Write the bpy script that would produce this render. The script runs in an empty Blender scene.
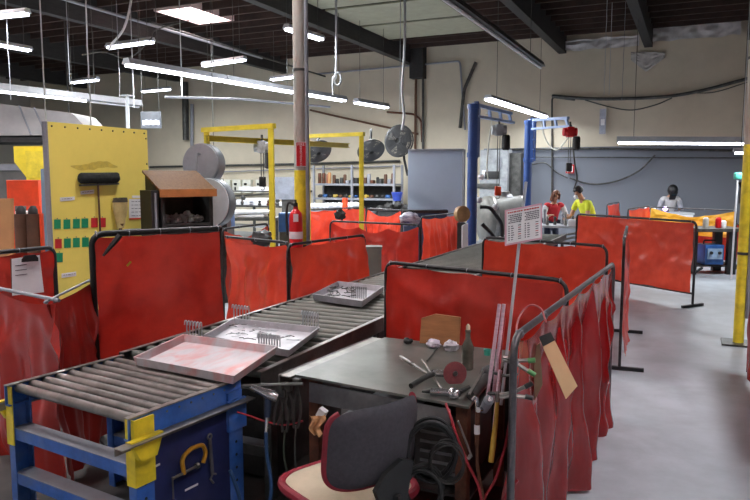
import bpy, bmesh, math, random
from math import sin, cos, pi, radians, atan, atan2, sqrt, hypot
from mathutils import Vector, Matrix, noise
V = Vector
C = bpy.context.scene.collection
rnd = random.Random(7)

# ---------------------------------------------------------------- camera
F = 690.0; EYE = 1.85; YAW = radians(24.75); PITCH = atan(73/690)
FWD = V((-sin(YAW)*cos(PITCH), cos(YAW)*cos(PITCH), -sin(PITCH)))
RGT = V((cos(YAW), sin(YAW), 0)); UPV = RGT.cross(FWD); EYEP = V((0, 0, EYE))
def ray(x, y): return FWD + RGT*((x-375)/F) + UPV*((250-y)/F)
def az(x, y, z): v = ray(x, y); return EYEP + v*((z-EYE)/v.z)     # point of the place at height z
def ay(x, y, Y): v = ray(x, y); return EYEP + v*(Y/v.y)           # on a wall plane Y
def ax(x, y, X): v = ray(x, y); return EYEP + v*(X/v.x)           # on a wall plane X
def ad(x, y, d): return EYEP + ray(x, y)*d                        # at depth d
cam = bpy.data.cameras.new('camera'); co = bpy.data.objects.new('camera', cam); C.objects.link(co)
co.location = EYEP; co.rotation_euler = (pi/2-PITCH, 0, YAW); cam.lens = F/750*36; cam.sensor_width = 36
cam.clip_end = 200; bpy.context.scene.camera = co
vs = bpy.context.scene.view_settings
vs.view_transform = 'Standard'; vs.look = 'None'; vs.gamma = 1; vs.exposure = 0

# ---------------------------------------------------------------- materials
def lin(c): return tuple((x/12.92 if x <= .04045 else ((x+.055)/1.055)**2.4) for x in [k/255 for k in c])
def rgba(c): return (*lin(c), 1)
MATS = {}
def mat(name, c, rough=.5, metal=0, var=.18, scale=5, c2=None, bump=0, spec=.5, trans=0, alpha=1, dust=0, stretch=None, dcol=(190, 175, 170), coat=0):
    if name in MATS: return MATS[name]
    m = bpy.data.materials.new(name); m.use_nodes = True; nt = m.node_tree; N = nt.nodes; L = nt.links
    b = N['Principled BSDF']; b.inputs['Roughness'].default_value = rough; b.inputs['Metallic'].default_value = metal
    b.inputs['Specular IOR Level'].default_value = spec; b.inputs['Alpha'].default_value = alpha
    b.inputs['Coat Weight'].default_value = coat; b.inputs['Coat Roughness'].default_value = .12
    tc = N.new('ShaderNodeTexCoord'); src = tc.outputs['Object']
    if stretch:
        mp = N.new('ShaderNodeMapping'); mp.inputs['Scale'].default_value = stretch; L.new(src, mp.inputs['Vector']); src = mp.outputs['Vector']
    n = N.new('ShaderNodeTexNoise'); n.inputs['Scale'].default_value = scale; n.inputs['Detail'].default_value = 6; n.inputs['Roughness'].default_value = .65
    L.new(src, n.inputs['Vector'])
    r = N.new('ShaderNodeValToRGB'); r.color_ramp.elements[0].position = .35; r.color_ramp.elements[1].position = .65
    l = lin(c); d = lin(c2) if c2 else tuple(x*(1-2*var) for x in l)
    r.color_ramp.elements[0].color = (*d, 1); r.color_ramp.elements[1].color = (*(min(1, x*(1+var*.4)) for x in l), 1)
    L.new(n.outputs['Fac'], r.inputs['Fac']); col = r.outputs['Color']
    if dust:
        n2 = N.new('ShaderNodeTexNoise'); n2.inputs['Scale'].default_value = scale*.5; n2.inputs['Detail'].default_value = 8; n2.inputs['Distortion'].default_value = 1.2
        L.new(src, n2.inputs['Vector'])
        r2 = N.new('ShaderNodeValToRGB'); r2.color_ramp.elements[0].position = .45; r2.color_ramp.elements[1].position = .75
        r2.color_ramp.elements[0].color = (0, 0, 0, 1); r2.color_ramp.elements[1].color = (dust, dust, dust, 1)
        L.new(n2.outputs['Fac'], r2.inputs['Fac'])
        mx = N.new('ShaderNodeMixRGB'); L.new(r2.outputs['Color'], mx.inputs['Fac']); L.new(col, mx.inputs[1]); mx.inputs[2].default_value = rgba(dcol); col = mx.outputs['Color']
    L.new(col, b.inputs['Base Color'])
    if bump:
        bp = N.new('ShaderNodeBump'); bp.inputs['Strength'].default_value = bump; bp.inputs['Distance'].default_value = .02
        L.new(n.outputs['Fac'], bp.inputs['Height']); L.new(bp.outputs['Normal'], b.inputs['Normal'])
    if trans:
        t = N.new('ShaderNodeBsdfTranslucent'); L.new(col, t.inputs['Color'])
        ms = N.new('ShaderNodeMixShader'); ms.inputs['Fac'].default_value = trans
        L.new(b.outputs[0], ms.inputs[1]); L.new(t.outputs[0], ms.inputs[2]); L.new(ms.outputs[0], N['Material Output'].inputs['Surface'])
    MATS[name] = m; return m
def glow(name, c, s):
    if name in MATS: return MATS[name]
    m = bpy.data.materials.new(name); m.use_nodes = True; b = m.node_tree.nodes['Principled BSDF']
    b.inputs['Base Color'].default_value = rgba(c); b.inputs['Emission Color'].default_value = rgba(c); b.inputs['Emission Strength'].default_value = s
    MATS[name] = m; return m
DULL = mat('dull_red_vinyl', (158, 40, 33), .32, 0, .1, 3.5, trans=.25, dust=.15, dcol=(160, 100, 92), coat=.2)
RED = mat('red_vinyl', (208, 56, 42), .3, 0, .1, 1.6, c2=(164, 38, 30), trans=.3, dust=.3, dcol=(206, 112, 98), coat=.3)
ORG = mat('orange_vinyl', (226, 78, 52), .32, 0, .1, 1.6, c2=(196, 56, 38), trans=.38, dust=.08, dcol=(226, 140, 118), coat=.3)
DRED = mat('deep_red_vinyl', (160, 20, 20), .25, 0, .1, 3, trans=.25, dust=.25, dcol=(190, 170, 180))
HAZE = mat('hazed_sheen_red_vinyl', (136, 20, 21), .22, 0, .12, 4, trans=.2, dust=.2, dcol=(170, 104, 108), stretch=(1.6, 1.6, .5), coat=.35)  # pale upright streaks in the dust also paint the sheen on the folds
YVIN = mat('amber_vinyl', (240, 176, 50), .35, 0, .08, 3, trans=.45)
TUBE = mat('dark_steel_tube', (62, 60, 62), .45, .5, .2, 20)
STEEL = mat('worn_steel', (150, 146, 142), .38, .75, .2, 9)
DSTEEL = mat('dark_worn_steel', (88, 88, 86), .45, .6, .25, 7)
ROLL = mat('roller_steel', (150, 146, 142), .36, .75, .22, 3, stretch=(1.5, .6, .6))
ROLL2 = mat('dusty_roller_steel', (104, 104, 97), .55, .4, .12, 3, stretch=(1.5, .6, .6))
ALU = mat('scuffed_aluminium', (196, 194, 200), .42, .45, .12, 10)
ALUR = mat('aluminium_with_red_powder', (212, 208, 212), .5, .25, .06, 8, dust=.75, dcol=(222, 104, 96), stretch=(1.6, .8, 1))
BLUE = mat('blue_paint', (52, 104, 188), .4, 0, .18, 8, dust=.35, dcol=(120, 130, 140))
NAVY = mat('navy_board', (38, 48, 98), .45, 0, .18, 5, dust=.2, dcol=(90, 90, 120))
JIB = mat('jib_blue_paint', (50, 84, 150), .42, 0, .12, 4)
PBLUE = mat('pale_blue_paint', (164, 186, 228), .45, 0, .1, 6)
YEL = mat('yellow_paint', (236, 214, 60), .45, 0, .1, 6)
DYEL = mat('chipped_yellow_paint', (238, 216, 50), .5, 0, .1, 10, dust=.45, dcol=(110, 90, 50))
BOARDY = mat('yellow_board_paint', (240, 220, 108), .55, 0, .03, 2)
BLACK = mat('black_plastic', (30, 30, 32), .5, 0, .2, 8)
RUB = mat('black_rubber', (34, 34, 37), .7, 0, .2, 8)
GREY = mat('grey_enamel', (140, 142, 150), .45, 0, .1, 4)
LGREY = mat('light_grey_enamel', (186, 190, 196), .45, 0, .08, 4)
CREAM = mat('cream_enamel', (230, 229, 216), .5, 0, .1, 5)
WHITE = mat('white_paper', (236, 236, 238), .7, 0, .03, 4)
WPL = mat('white_plastic', (226, 226, 230), .4, 0, .05, 6)
INK = mat('dark_ink', (52, 50, 70), .7, 0, .05)
RINK = mat('red_ink', (190, 30, 40), .7, 0, .05)
GRN = mat('green_card', (22, 140, 96), .6, 0, .05)
RCARD = mat('red_card', (200, 40, 46), .6, 0, .05)
WOOD = mat('plywood', (168, 116, 72), .65, 0, .16, 4, stretch=(1, 1, 7), dust=.3, dcol=(120, 80, 50))
OAK = mat('oak_lid', (108, 77, 48), .75, 0, .16, 5, spec=.2, stretch=(7, 7, 1))
OAKE = mat('oak_edge', (178, 112, 62), .5, 0, .12, 5)
PALE = mat('pale_cardboard', (222, 184, 140), .7, 0, .05, 4)
CARD = mat('brown_cardboard', (186, 138, 92), .75, 0, .06, 4)
BROWN = mat('brown_box', (96, 64, 46), .65, 0, .15, 5)
ORPL = mat('orange_paint', (236, 74, 32), .45, 0, .1, 5)
FRED = mat('fire_red_paint', (200, 22, 30), .3, 0, .06, 5)
TABLE = mat('oiled_steel_plate', (104, 106, 101), .36, .35, .16, 5, dust=.35, dcol=(138, 136, 128))
APRON = mat('grey_steel_apron', (112, 114, 118), .4, .4, .18, 8)
DARK = mat('grimy_dark_metal', (56, 54, 54), .6, .3, .25, 8)
BRZ = mat('rusty_metal', (108, 66, 48), .65, .3, .3, 9)
GOLD = mat('yellow_zinc_clamp', (208, 152, 46), .4, .4, .15, 10)
CHROME = mat('bright_steel', (200, 200, 206), .22, .9, .1, 8)
FAB = mat('charcoal_fabric', (66, 65, 72), .85, 0, .12, 60)
MAR = mat('maroon_piping', (134, 24, 44), .6, 0, .1, 20)
SEATF = mat('stained_cream_fabric', (196, 184, 160), .85, 0, .1, 4, dust=.55, dcol=(110, 96, 84))
HOSER = mat('red_hose', (150, 34, 46), .4, 0, .1)
HOSEB = mat('blue_hose', (36, 70, 112), .4, 0, .1)
TEAL = mat('teal_plastic', (70, 170, 150), .5, 0, .05)
GLASSB = mat('smoky_bottle', (112, 110, 100), .22, 0, .2, 10)
DISC = mat('maroon_abrasive', (128, 62, 66), .8, 0, .15, 40)
BRIST = mat('bristles', (206, 184, 124), .8, 0, .1, 7, c2=(176, 152, 96))
PADB = mat('broom_pad', (36, 38, 36), .9, 0, .3, 60)
SKIN = mat('skin', (196, 142, 112), .5, 0, .05)
HAIRD = mat('black_hair', (28, 24, 24), .5, 0, .15, 60)
HAIRB = mat('auburn_hair', (122, 72, 48), .5, 0, .2, 60)
YSH = mat('lime_yellow_cotton', (226, 232, 60), .8, 0, .06, 8)
RSH = mat('red_cotton', (190, 36, 46), .8, 0, .08, 8)
WSH = mat('white_cotton', (206, 204, 206), .8, 0, .08, 8)
JEAN = mat('dark_denim', (40, 46, 66), .8, 0, .1, 20)
PINKT = mat('pink_white_tube', (222, 190, 204), .35, 0, .12, 6, stretch=(1, 1, 12))
POSTG = mat('flaking_grey_post', (170, 168, 160), .55, 0, .08, 7, dust=.7, dcol=(150, 104, 82), stretch=(1, 1, .4))
GREEN = mat('green_paint', (90, 150, 90), .5, 0, .1)
FOIL = mat('foil_insulation', (206, 204, 204), .45, .1, .12, 5, bump=.8)
CLOTHT = mat('tan_rag', (196, 150, 108), .9, 0, .12, 10)
CLEAR = mat('clear_polythene', (210, 214, 220), .25, 0, .2, 14)
BEAM = mat('dark_timber_beam', (46, 44, 44), .7, 0, .2, 4, stretch=(6, 1, 6))
PURL = mat('red_brown_purlin', (60, 42, 36), .7, 0, .2, 4)
TUBEL = glow('fluorescent_tube_light', (240, 243, 255), 9)
SKYL = glow('skylight_panel_light', (246, 244, 255), 6)
LED = glow('lit_white_lettering', (240, 244, 255), 3)
ARC = glow('violet_welding_arc', (196, 170, 255), 8)

# ---------------------------------------------------------------- mesh builder
def frame_from(d):
    d = d.normalized(); a = V((0, 0, 1)) if abs(d.z) < .95 else V((1, 0, 0))
    x = a.cross(d).normalized(); return x, d.cross(x)
class MB:
    def __init__(s): s.bm = bmesh.new()
    def box(s, c, sz, rot=None, bev=0):
        r = bmesh.ops.create_cube(s.bm, size=1); vs_ = r['verts']
        bmesh.ops.scale(s.bm, vec=V(sz), verts=vs_)
        if bev:
            es = list({e for v in vs_ for e in v.link_edges})
            rb = bmesh.ops.bevel(s.bm, geom=es, offset=bev, segments=2, affect='EDGES', profile=.6, clamp_overlap=True); vs_ = list({v for f in rb['faces'] for v in f.verts} | {v for v in vs_ if v.is_valid})
        M = Matrix.Translation(V(c)) @ (rot.to_4x4() if rot else Matrix())
        bmesh.ops.transform(s.bm, matrix=M, verts=vs_); return s
    def beam(s, p0, p1, w, h, up=V((0, 0, 1)), bev=0):      # box from p0 to p1, w wide and h tall
        p0, p1 = V(p0), V(p1); d = (p1-p0).normalized(); x = d.cross(up)
        x = x.normalized() if x.length > 1e-4 else V((1, 0, 0)); z = x.cross(d)
        R = Matrix((x, d, z)).transposed(); return s.box((p0+p1)/2, (w, (p1-p0).length, h), R, bev)
    def cyl(s, p0, p1, r, r2=None, seg=14, cap=True):
        p0, p1 = V(p0), V(p1); r2 = r if r2 is None else r2; x, y = frame_from(p1-p0)
        a = [s.bm.verts.new(p0+(x*cos(t)+y*sin(t))*r) for t in [2*pi*k/seg for k in range(seg)]]
        b = [s.bm.verts.new(p1+(x*cos(t)+y*sin(t))*r2) for t in [2*pi*k/seg for k in range(seg)]]
        for k in range(seg): s.bm.faces.new((a[k], a[(k+1) % seg], b[(k+1) % seg], b[k]))
        if cap: s.bm.faces.new(a[::-1]); s.bm.faces.new(b)
        return s
    def tube(s, pts, r, seg=8, closed=False, rs=None):
        pts = [V(p) for p in pts]; n = len(pts); rings = []; x = None
        for i, p in enumerate(pts):
            if closed: d = pts[(i+1) % n]-pts[i-1]
            else: d = pts[min(i+1, n-1)]-pts[max(i-1, 0)]
            if d.length < 1e-9: d = V((0, 0, 1))
            d.normalize()
            if x is None: x, y = frame_from(d)
            else: x = (x-d*x.dot(d)); x = x.normalized() if x.length > 1e-6 else frame_from(d)[0]; y = d.cross(x)
            rr = rs[i] if rs else r
            rings.append([s.bm.verts.new(p+(x*cos(2*pi*k/seg)+y*sin(2*pi*k/seg))*rr) for k in range(seg)])
        for i in range(n if closed else n-1):
            a, b = rings[i], rings[(i+1) % n]
            for k in range(seg): s.bm.faces.new((a[k], a[(k+1) % seg], b[(k+1) % seg], b[k]))
        if not closed: s.bm.faces.new(rings[0][::-1]); s.bm.faces.new(rings[-1])
        return s
    def lathe(s, prof, o=(0, 0, 0), axis=(0, 0, 1), seg=20):
        o = V(o); d = V(axis).normalized(); x, y = frame_from(d); rings = []
        for r, h in prof:
            rings.append([s.bm.verts.new(o+d*h+(x*cos(2*pi*k/seg)+y*sin(2*pi*k/seg))*max(r, 1e-4)) for k in range(seg)])
        for a, b in zip(rings, rings[1:]):
            for k in range(seg): s.bm.faces.new((a[k], a[(k+1) % seg], b[(k+1) % seg], b[k]))
        s.bm.faces.new(rings[0][::-1]); s.bm.faces.new(rings[-1]); return s
    def sph(s, c, r, sc=(1, 1, 1), rot=None, seg=14, jit=0, seed=0):
        res = bmesh.ops.create_uvsphere(s.bm, u_segments=seg, v_segments=max(6, seg*2//3), radius=r)
        for v in res['verts']:
            if jit: v.co *= 1+jit*noise.noise(v.co*(2.2/r)+V((seed*7.3, seed, 0)))
            v.co = V((v.co.x*sc[0], v.co.y*sc[1], v.co.z*sc[2]))
        M = Matrix.Translation(V(c)) @ (rot.to_4x4() if rot else Matrix()); bmesh.ops.transform(s.bm, matrix=M, verts=res['verts']); return s
    def prism(s, pts, vec):
        a = [s.bm.verts.new(V(p)) for p in pts]; b = [s.bm.verts.new(V(p)+V(vec)) for p in pts]; n = len(a)
        s.bm.faces.new(a[::-1]); s.bm.faces.new(b)
        for k in range(n): s.bm.faces.new((a[k], a[(k+1) % n], b[(k+1) % n], b[k]))
        return s
    def grid(s, fn, nu, nv, close_u=False):
        g = [[s.bm.verts.new(fn(i/nu, j/nv)) for j in range(nv+1)] for i in range(nu+1)]
        for i in range(nu):
            for j in range(nv): s.bm.faces.new((g[i][j], g[i+1][j], g[i+1][j+1], g[i][j+1]))
        return s
def fillet(pts, r, n=5):
    pts = [V(p) for p in pts]; out = [pts[0]]
    for a, b, c in zip(pts, pts[1:], pts[2:]):
        d1 = (a-b); d2 = (c-b); k = min(r, d1.length*.45, d2.length*.45); p = b+d1.normalized()*k; q = b+d2.normalized()*k
        for i in range(n+1): t = i/n; out.append(p*(1-t)**2+b*2*t*(1-t)+q*t*t)
    out.append(pts[-1]); return out
def curve(pts, n=8):                                       # Catmull-Rom
    pts = [V(p) for p in pts]; P = [pts[0]*2-pts[1]]+pts+[pts[-1]*2-pts[-2]]; out = []
    for i in range(1, len(P)-2):
        for k in range(n):
            t = k/n; a, b, c, d = P[i-1:i+3]
            out.append(.5*((2*b)+(c-a)*t+(2*a-5*b+4*c-d)*t*t+(3*b-a-3*c+d)*t**3))
    out.append(pts[-1]); return out
def wobble(p0, p1, n=14, a=.01, seed=0):
    p0, p1 = V(p0), V(p1)
    return [p0.lerp(p1, i/n)+V((noise.noise(V((i*.6, seed, 0))), noise.noise(V((i*.6, seed, 5))), 0))*a for i in range(n+1)]

# ---------------------------------------------------------------- objects
ORGN = {}
def origin_of(o):
    while o.parent is not None: o = o.parent
    return ORGN.get(o.name, V((0, 0, 0)))
def obj(name, b, m, parent=None, smooth=True, solid=0):
    bm = b.bm; off = origin_of(parent) if parent is not None else V((0, 0, 0))
    if off.length: bmesh.ops.translate(bm, vec=-off, verts=bm.verts)
    bmesh.ops.recalc_face_normals(bm, faces=bm.faces)
    me = bpy.data.meshes.new(name); bm.to_mesh(me); bm.free(); me.materials.append(m)
    if smooth:
        for p in me.polygons: p.use_smooth = True
        me.set_sharp_from_angle(angle=radians(38))
    o = bpy.data.objects.new(name, me); C.objects.link(o)
    if parent is not None: o.parent = parent
    return o
def tag(o, label, cat, group=None, kind=None):
    if label: o['label'] = label
    if cat: o['category'] = cat
    if group: o['group'] = group
    if kind: o['kind'] = kind
    return o
def thing(name, label, cat, loc, group=None):
    o = bpy.data.objects.new(name, None); C.objects.link(o); o.location = V(loc); o.empty_display_size = .1
    ORGN[o.name] = V(loc); return tag(o, label, cat, group)
def solo(name, b, m, label, cat, group=None, smooth=True):   # a thing that is one mesh; its origin goes to its middle bottom
    bm = b.bm; xs = [v.co for v in bm.verts]
    o = V(((min(v.x for v in xs)+max(v.x for v in xs))/2, (min(v.y for v in xs)+max(v.y for v in xs))/2, min(v.z for v in xs)))
    bmesh.ops.translate(bm, vec=-o, verts=bm.verts); ob = obj(name, b, m, None, smooth); ob.location = o
    return tag(ob, label, cat, group)
def struct(name, b, m, parent=None, smooth=False):
    o = obj(name, b, m, parent, smooth)
    if parent is None: o['kind'] = 'structure'
    return o
def dup(root, loc, rz=0, label=None, group=None, sc=1):
    r = root.copy(); C.objects.link(r); r.location = V(loc); r.rotation_euler = (0, 0, rz); r.scale = (sc,)*3
    if label: r['label'] = label
    if group: r['group'] = group
    for ch in list(root.children):
        c = ch.copy(); C.objects.link(c); c.parent = r
        for g in list(ch.children):
            d = g.copy(); C.objects.link(d); d.parent = c
    return r
def area(loc, sx, sy, power, col=(1, 1, 1), rz=0):
    l = bpy.data.lights.new('lamp_light', 'AREA'); l.shape = 'RECTANGLE'; l.size = sx; l.size_y = sy; l.energy = power; l.color = col
    o = bpy.data.objects.new('lamp_light', l); C.objects.link(o); o.location = loc; o.rotation_euler = (0, 0, rz); return o
# ---------------------------------------------------------------- the hall
XL, XR, YF, YB, ZC = -24.0, 6.0, -4.0, 19.5, 5.75
def wall_mat():
    m = mat('painted_block_wall', (202, 192, 172), .8, 0, .05, 1.2); nt = m.node_tree; N = nt.nodes; L = nt.links; b = N['Principled BSDF']
    old = b.inputs['Base Color'].links[0].from_socket
    g = N.new('ShaderNodeNewGeometry'); s = N.new('ShaderNodeSeparateXYZ'); L.new(g.outputs['Position'], s.inputs[0])
    a = N.new('ShaderNodeMath'); a.operation = 'GREATER_THAN'; L.new(s.outputs['X'], a.inputs[0]); a.inputs[1].default_value = -5.55
    c = N.new('ShaderNodeMath'); c.operation = 'LESS_THAN'; L.new(s.outputs['Z'], c.inputs[0]); c.inputs[1].default_value = 2.66
    mu = N.new('ShaderNodeMath'); mu.operation = 'MULTIPLY'; L.new(a.outputs[0], mu.inputs[0]); L.new(c.outputs[0], mu.inputs[1])
    mx = N.new('ShaderNodeMixRGB'); L.new(mu.outputs[0], mx.inputs['Fac']); L.new(old, mx.inputs[1]); mx.inputs[2].default_value = rgba((116, 121, 131)); L.new(mx.outputs[0], b.inputs['Base Color'])
    return m
def floor_tone():
    m = mat('grey_concrete', (166, 172, 180), .45, 0, .09, 2.6, dust=.55, dcol=(130, 131, 138), bump=.08); return m
struct('floor', MB().box(((XL+XR)/2, (YF+YB)/2, -.1), (XR-XL, YB-YF, .2)), floor_tone())
WM = wall_mat(); LW = mat('side_wall_paint', (176, 172, 164), .8, 0, .05, 1.2)
struct('wall_back', MB().box(((XL+XR)/2, YB+.1, 3), (XR-XL+.4, .2, 6.4)), WM)
struct('wall_left', MB().box((XL-.1, (YF+YB)/2, 3), (.2, YB-YF, 6.4)), LW)
struct('wall_right', MB().box((XR+.1, (YF+YB)/2, 3), (.2, YB-YF, 6.4)), LW)
struct('wall_front', MB().box(((XL+XR)/2, YF-.1, 3), (XR-XL+.4, .2, 6.4)), LW)
SKY = [(-10.75, 13.3)]+[(x, y) for x in (-15.6, -11.1, -4.8, 2.0) for y in (-1.5, 2.6, 6.6)]  # first one in view; the unseen rest assumed in rows, to light the foreground
SW, SL = 1.0, 1.5
def ceiling():
    b = MB(); xs = sorted({XL-.2, XR+.2, *[x+d for x, y in SKY for d in (-SW/2, SW/2)]}); ys = sorted({YF-.2, YB+.2, *[y+d for x, y in SKY for d in (-SL/2, SL/2)]})
    for x0, x1 in zip(xs, xs[1:]):
        for y0, y1 in zip(ys, ys[1:]):
            cx, cy = (x0+x1)/2, (y0+y1)/2
            if any(abs(cx-x) < SW/2 and abs(cy-y) < SL/2 for x, y in SKY): continue
            b.box((cx, cy, ZC+.04), (x1-x0, y1-y0, .08))
    struct('ceiling', b, mat('brown_roof_deck', (104, 82, 72), .8, 0, .15, 1.5))
ceiling()
for i, (x, y) in enumerate(SKY):
    z1 = ZC+.75; k = MB()
    for sx in (-1, 1): k.box((x+sx*(SW/2-.0), y, (5.54+z1)/2+.04), (.06, SL+.08, z1-5.54))
    for sy in (-1, 1): k.box((x, y+sy*(SL/2-.0), (5.54+z1)/2+.04), (SW, .06, z1-5.54))
    w = struct('window_%d' % (i+1), k, mat('skylight_curb_paint', (216, 190, 186), .7, 0, .05))
    struct('pane', MB().box((x, y, z1), (SW, SL, .03)), SKYL, w)
    area((x, y, z1-.06), SW*.94, SL*.94, 240 if y > 10 else 235, (.94, .99, 1))
n = 0
for x in (-21, -16.6, -12.2, -7.8, -3.4, -1.23, 1.12, 3.4):
    n += 1; struct('trim_%d' % n, MB().box((x, (YF+YB)/2, 5.46), (.2, YB-YF, .58)), BEAM)
for k in range(17):
    y = 9.2+k*.62; b = MB(); last = XL
    for sx, sy in sorted(SKY):
        if abs(y-sy) < SL/2+.05: b.box(((last+sx-SW/2)/2, y, 5.66), (sx-SW/2-last, .06, .18)); last = sx+SW/2
    b.box(((last+XR)/2, y, 5.66), (XR-last, .06, .18)); n += 1; struct('trim_%d' % n, b, PURL)
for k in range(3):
    n += 1; struct('trim_%d' % n, MB().box((-6.3, 12.0+k*1.86+.93, 5.55), (2.7, 1.7, .03)), mat('lit_pale_roof_panel', (158, 156, 136), .8, 0, .06))  # the skylit look of this roof bay is put into the panel colour
def foil(x0, x1, z0, z1, sd):
    def fn(u, v): return V((x0+(x1-x0)*u, YB-.16-.05*noise.noise(V((u*9, v*3, sd))), z0+(z1-z0)*v+.05*noise.noise(V((u*6, sd, v)))))
    return MB().grid(fn, 40, 8)
a0, a1, a2, a3 = (ay(px, 44, YB-.15).x for px in (560, 639, 648, 740))
solo('insulation_blanket', foil(a0, a1, 5.2, 5.47, 1), FOIL, 'white foil insulation strip at the wall top, the shorter one beside the blue hoists', 'insulation', 'foil strips under the roof')
solo('insulation_blanket', foil(a2, a3, 5.28, 5.62, 4), FOIL, 'white foil insulation strip at the wall top above the torn white cloth, the longer one', 'insulation', 'foil strips under the roof')
n += 1; q0, q1 = ay(411, 38, YB-.2), ay(424, 78, YB-.2); struct('trim_%d' % n, MB().box(((q0.x+q1.x)/2, YB-.16, (q0.z+q1.z)/2), (q1.x-q0.x, .32, q0.z-q1.z)), BEAM)
# torn cloth on the wall
def torn(u, v):
    p = ay(631+34*u, 52+20*v*(1-abs(u-.45)*1.3), YB-.06); p.y -= .05*abs(noise.noise(V((u*5, v*5, 2)))); return p
solo('cloth_scrap', MB().grid(torn, 16, 10), mat('ragged_white_cloth', (196, 194, 190), .9, 0, .15, 6), 'torn white cloth scrap stuck high on the beige wall', 'cloth')

# ---------------------------------------------------------------- fluorescent lights
def light(p0, p1, label, power, lit=True, w=.15, h=.07, tubes=2, hang=True, hm=None, group='hanging fluorescent lights', name='fluorescent_light', rt=.024):
    p0, p1 = V(p0), V(p1); d = (p1-p0).normalized(); s = d.cross(V((0, 0, 1))).normalized(); c = (p0+p1)/2
    t = thing(name, label, 'light', c, group)
    b = MB(); L = (p1-p0).length
    prof = [(-w/2, 0), (-w/2, .012), (-w*.28, h), (w*.28, h), (w/2, .012), (w/2, 0)]
    b.prism([p0+s*x+V((0, 0, z+.02)) for x, z in prof], p1-p0); obj('housing', b, hm or LGREY, t, False)
    for k in range(tubes):
        o = s*((k-(tubes-1)/2)*w*.5); obj('tube', MB().cyl(p0+d*.03+o, p1-d*.03+o, rt, seg=8), TUBEL if lit else WPL, t)
    if hang:
        for f in (.12, .88):
            q = p0.lerp(p1, f)+V((0, 0, h)); obj('hanger', MB().cyl(q, V((q.x, q.y, ZC)), .006, seg=5), DSTEEL, t)
    if lit:
        l = area(c+V((0, 0, -.025)), L*.95, .05, power, (.92, .98, 1), atan2(d.y, d.x))
for a, b_, l in (((-22, 19), (28, 14), 'bright tube light highest beside the left edge, above all the others there'),
                 ((-30, 40), (31, 51), 'bright tube light hanging just under the topmost left one'),
                 ((108, 48), (153, 42), 'bright tube light with a white cable looping down to it'),
                 ((72, 83), (98, 80), 'small far tube light above the trough light and left of the yellow board edge'),
                 ((142, 92), (170, 89.5), 'small far tube light above the dark lit-letter board'),
                 ((203, 66), (245, 60), 'bright tube light hanging below the roof skylight'),
                 ((271, 80), (297, 77), 'far tube light partly behind the flaking post'),
                 ((286, 29), (322, 40), 'tube light crossing behind the top of the flaking post')):
    light(az(*a, 4.4), az(*b_, 4.4), l, 110)
p0, p1 = az(126, 65, 3.6), az(387, 108, 3.6)
for (f0, f1, l) in ((0, .27, 'near end fixture of the long tube light row'), (.272, .53, 'second fixture of the long tube light row'), (.532, .76, 'third fixture of the long tube light row, crossing the flaking post'), (.82, 1, 'last fixture of the long tube light row, nearest the beige wall')):
    light(p0.lerp(p1, f0), p0.lerp(p1, f1), l, 120, w=.2, h=.09, hm=GREY, group='long row of tube lights')
TRO = mat('trough_grey', (112, 112, 116), .5, .2, .1)
p0, p1 = az(-60, 85, 3.4), az(140, 107, 3.4)
light(p0, p0.lerp(p1, .68), 'long grey trough light, lit part above the hood', 100, w=.2, h=.13, tubes=1, hm=TRO, group='trough lights')
light(p0.lerp(p1, .685), p1, 'unlit grey trough end above the yellow board', 0, lit=False, w=.2, h=.13, tubes=1, hm=TRO, group='trough lights')
p0, p1 = az(488, 99, 3.45), az(545, 117, 3.45)
light(p0, p1, 'brightest long tube light between the two blue jib cranes', 130, w=.2, tubes=2, rt=.038)
light(ay(617, 143, 16), ay(764, 144, 16), 'wide twin tube light hanging in front of the grey wall band', 110, w=.2, h=.12, tubes=2)
light(ay(733, 153, 14), ay(800, 153.5, 14), 'tube light cut off by the right edge beside the yellow post', 70, w=.2, tubes=1)
p1 = az(541, 68, 3.92); p0 = V((p1.x, 5.6, 3.92))
light(p0, p1, 'long unlit dark fixture running under the roof to the jib cranes', 0, lit=False, w=.16, h=.09, tubes=1, hm=DSTEEL, group=None)

# ---------------------------------------------------------------- posts
def post(name, x, y, label, zy, up, w=.17):
    t = thing(name, label, 'post', (x, y, 0))
    obj('painted_base', MB().cyl((x, y, 0), (x, y, zy), w/2, seg=20), DYEL, t)
    obj('upper_shaft', MB().cyl((x, y, zy), (x, y, ZC), w/2-.001, seg=20), up, t)
    obj('conduit', MB().cyl((x+w*.62, y-.03, .3), (x+w*.62, y-.03, ZC), .024, seg=8), GREY, t)
    for z in (1.0, 3.1, 4.4): obj('strap', MB().cyl((x, y, z), (x, y, z+.03), w/2+.006, seg=20), DSTEEL, t)
    obj('base_plate', MB().box((x, y, .01), (.34, .34, .02)), DSTEEL, t)
    return t
PX, PY = -4.33, 7.26
post('building_post', PX, PY, 'round flaking grey post with yellow lower part and extinguisher sign', 1.93, POSTG)
q = az(735, 345, 0); q = q+(q-V((0, 0, 0))).normalized()*.08
post('building_post', q.x+.03, q.y, 'yellow post beside the open aisle at the right', 2.2, POSTG, .11)
YP = q.copy()
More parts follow.
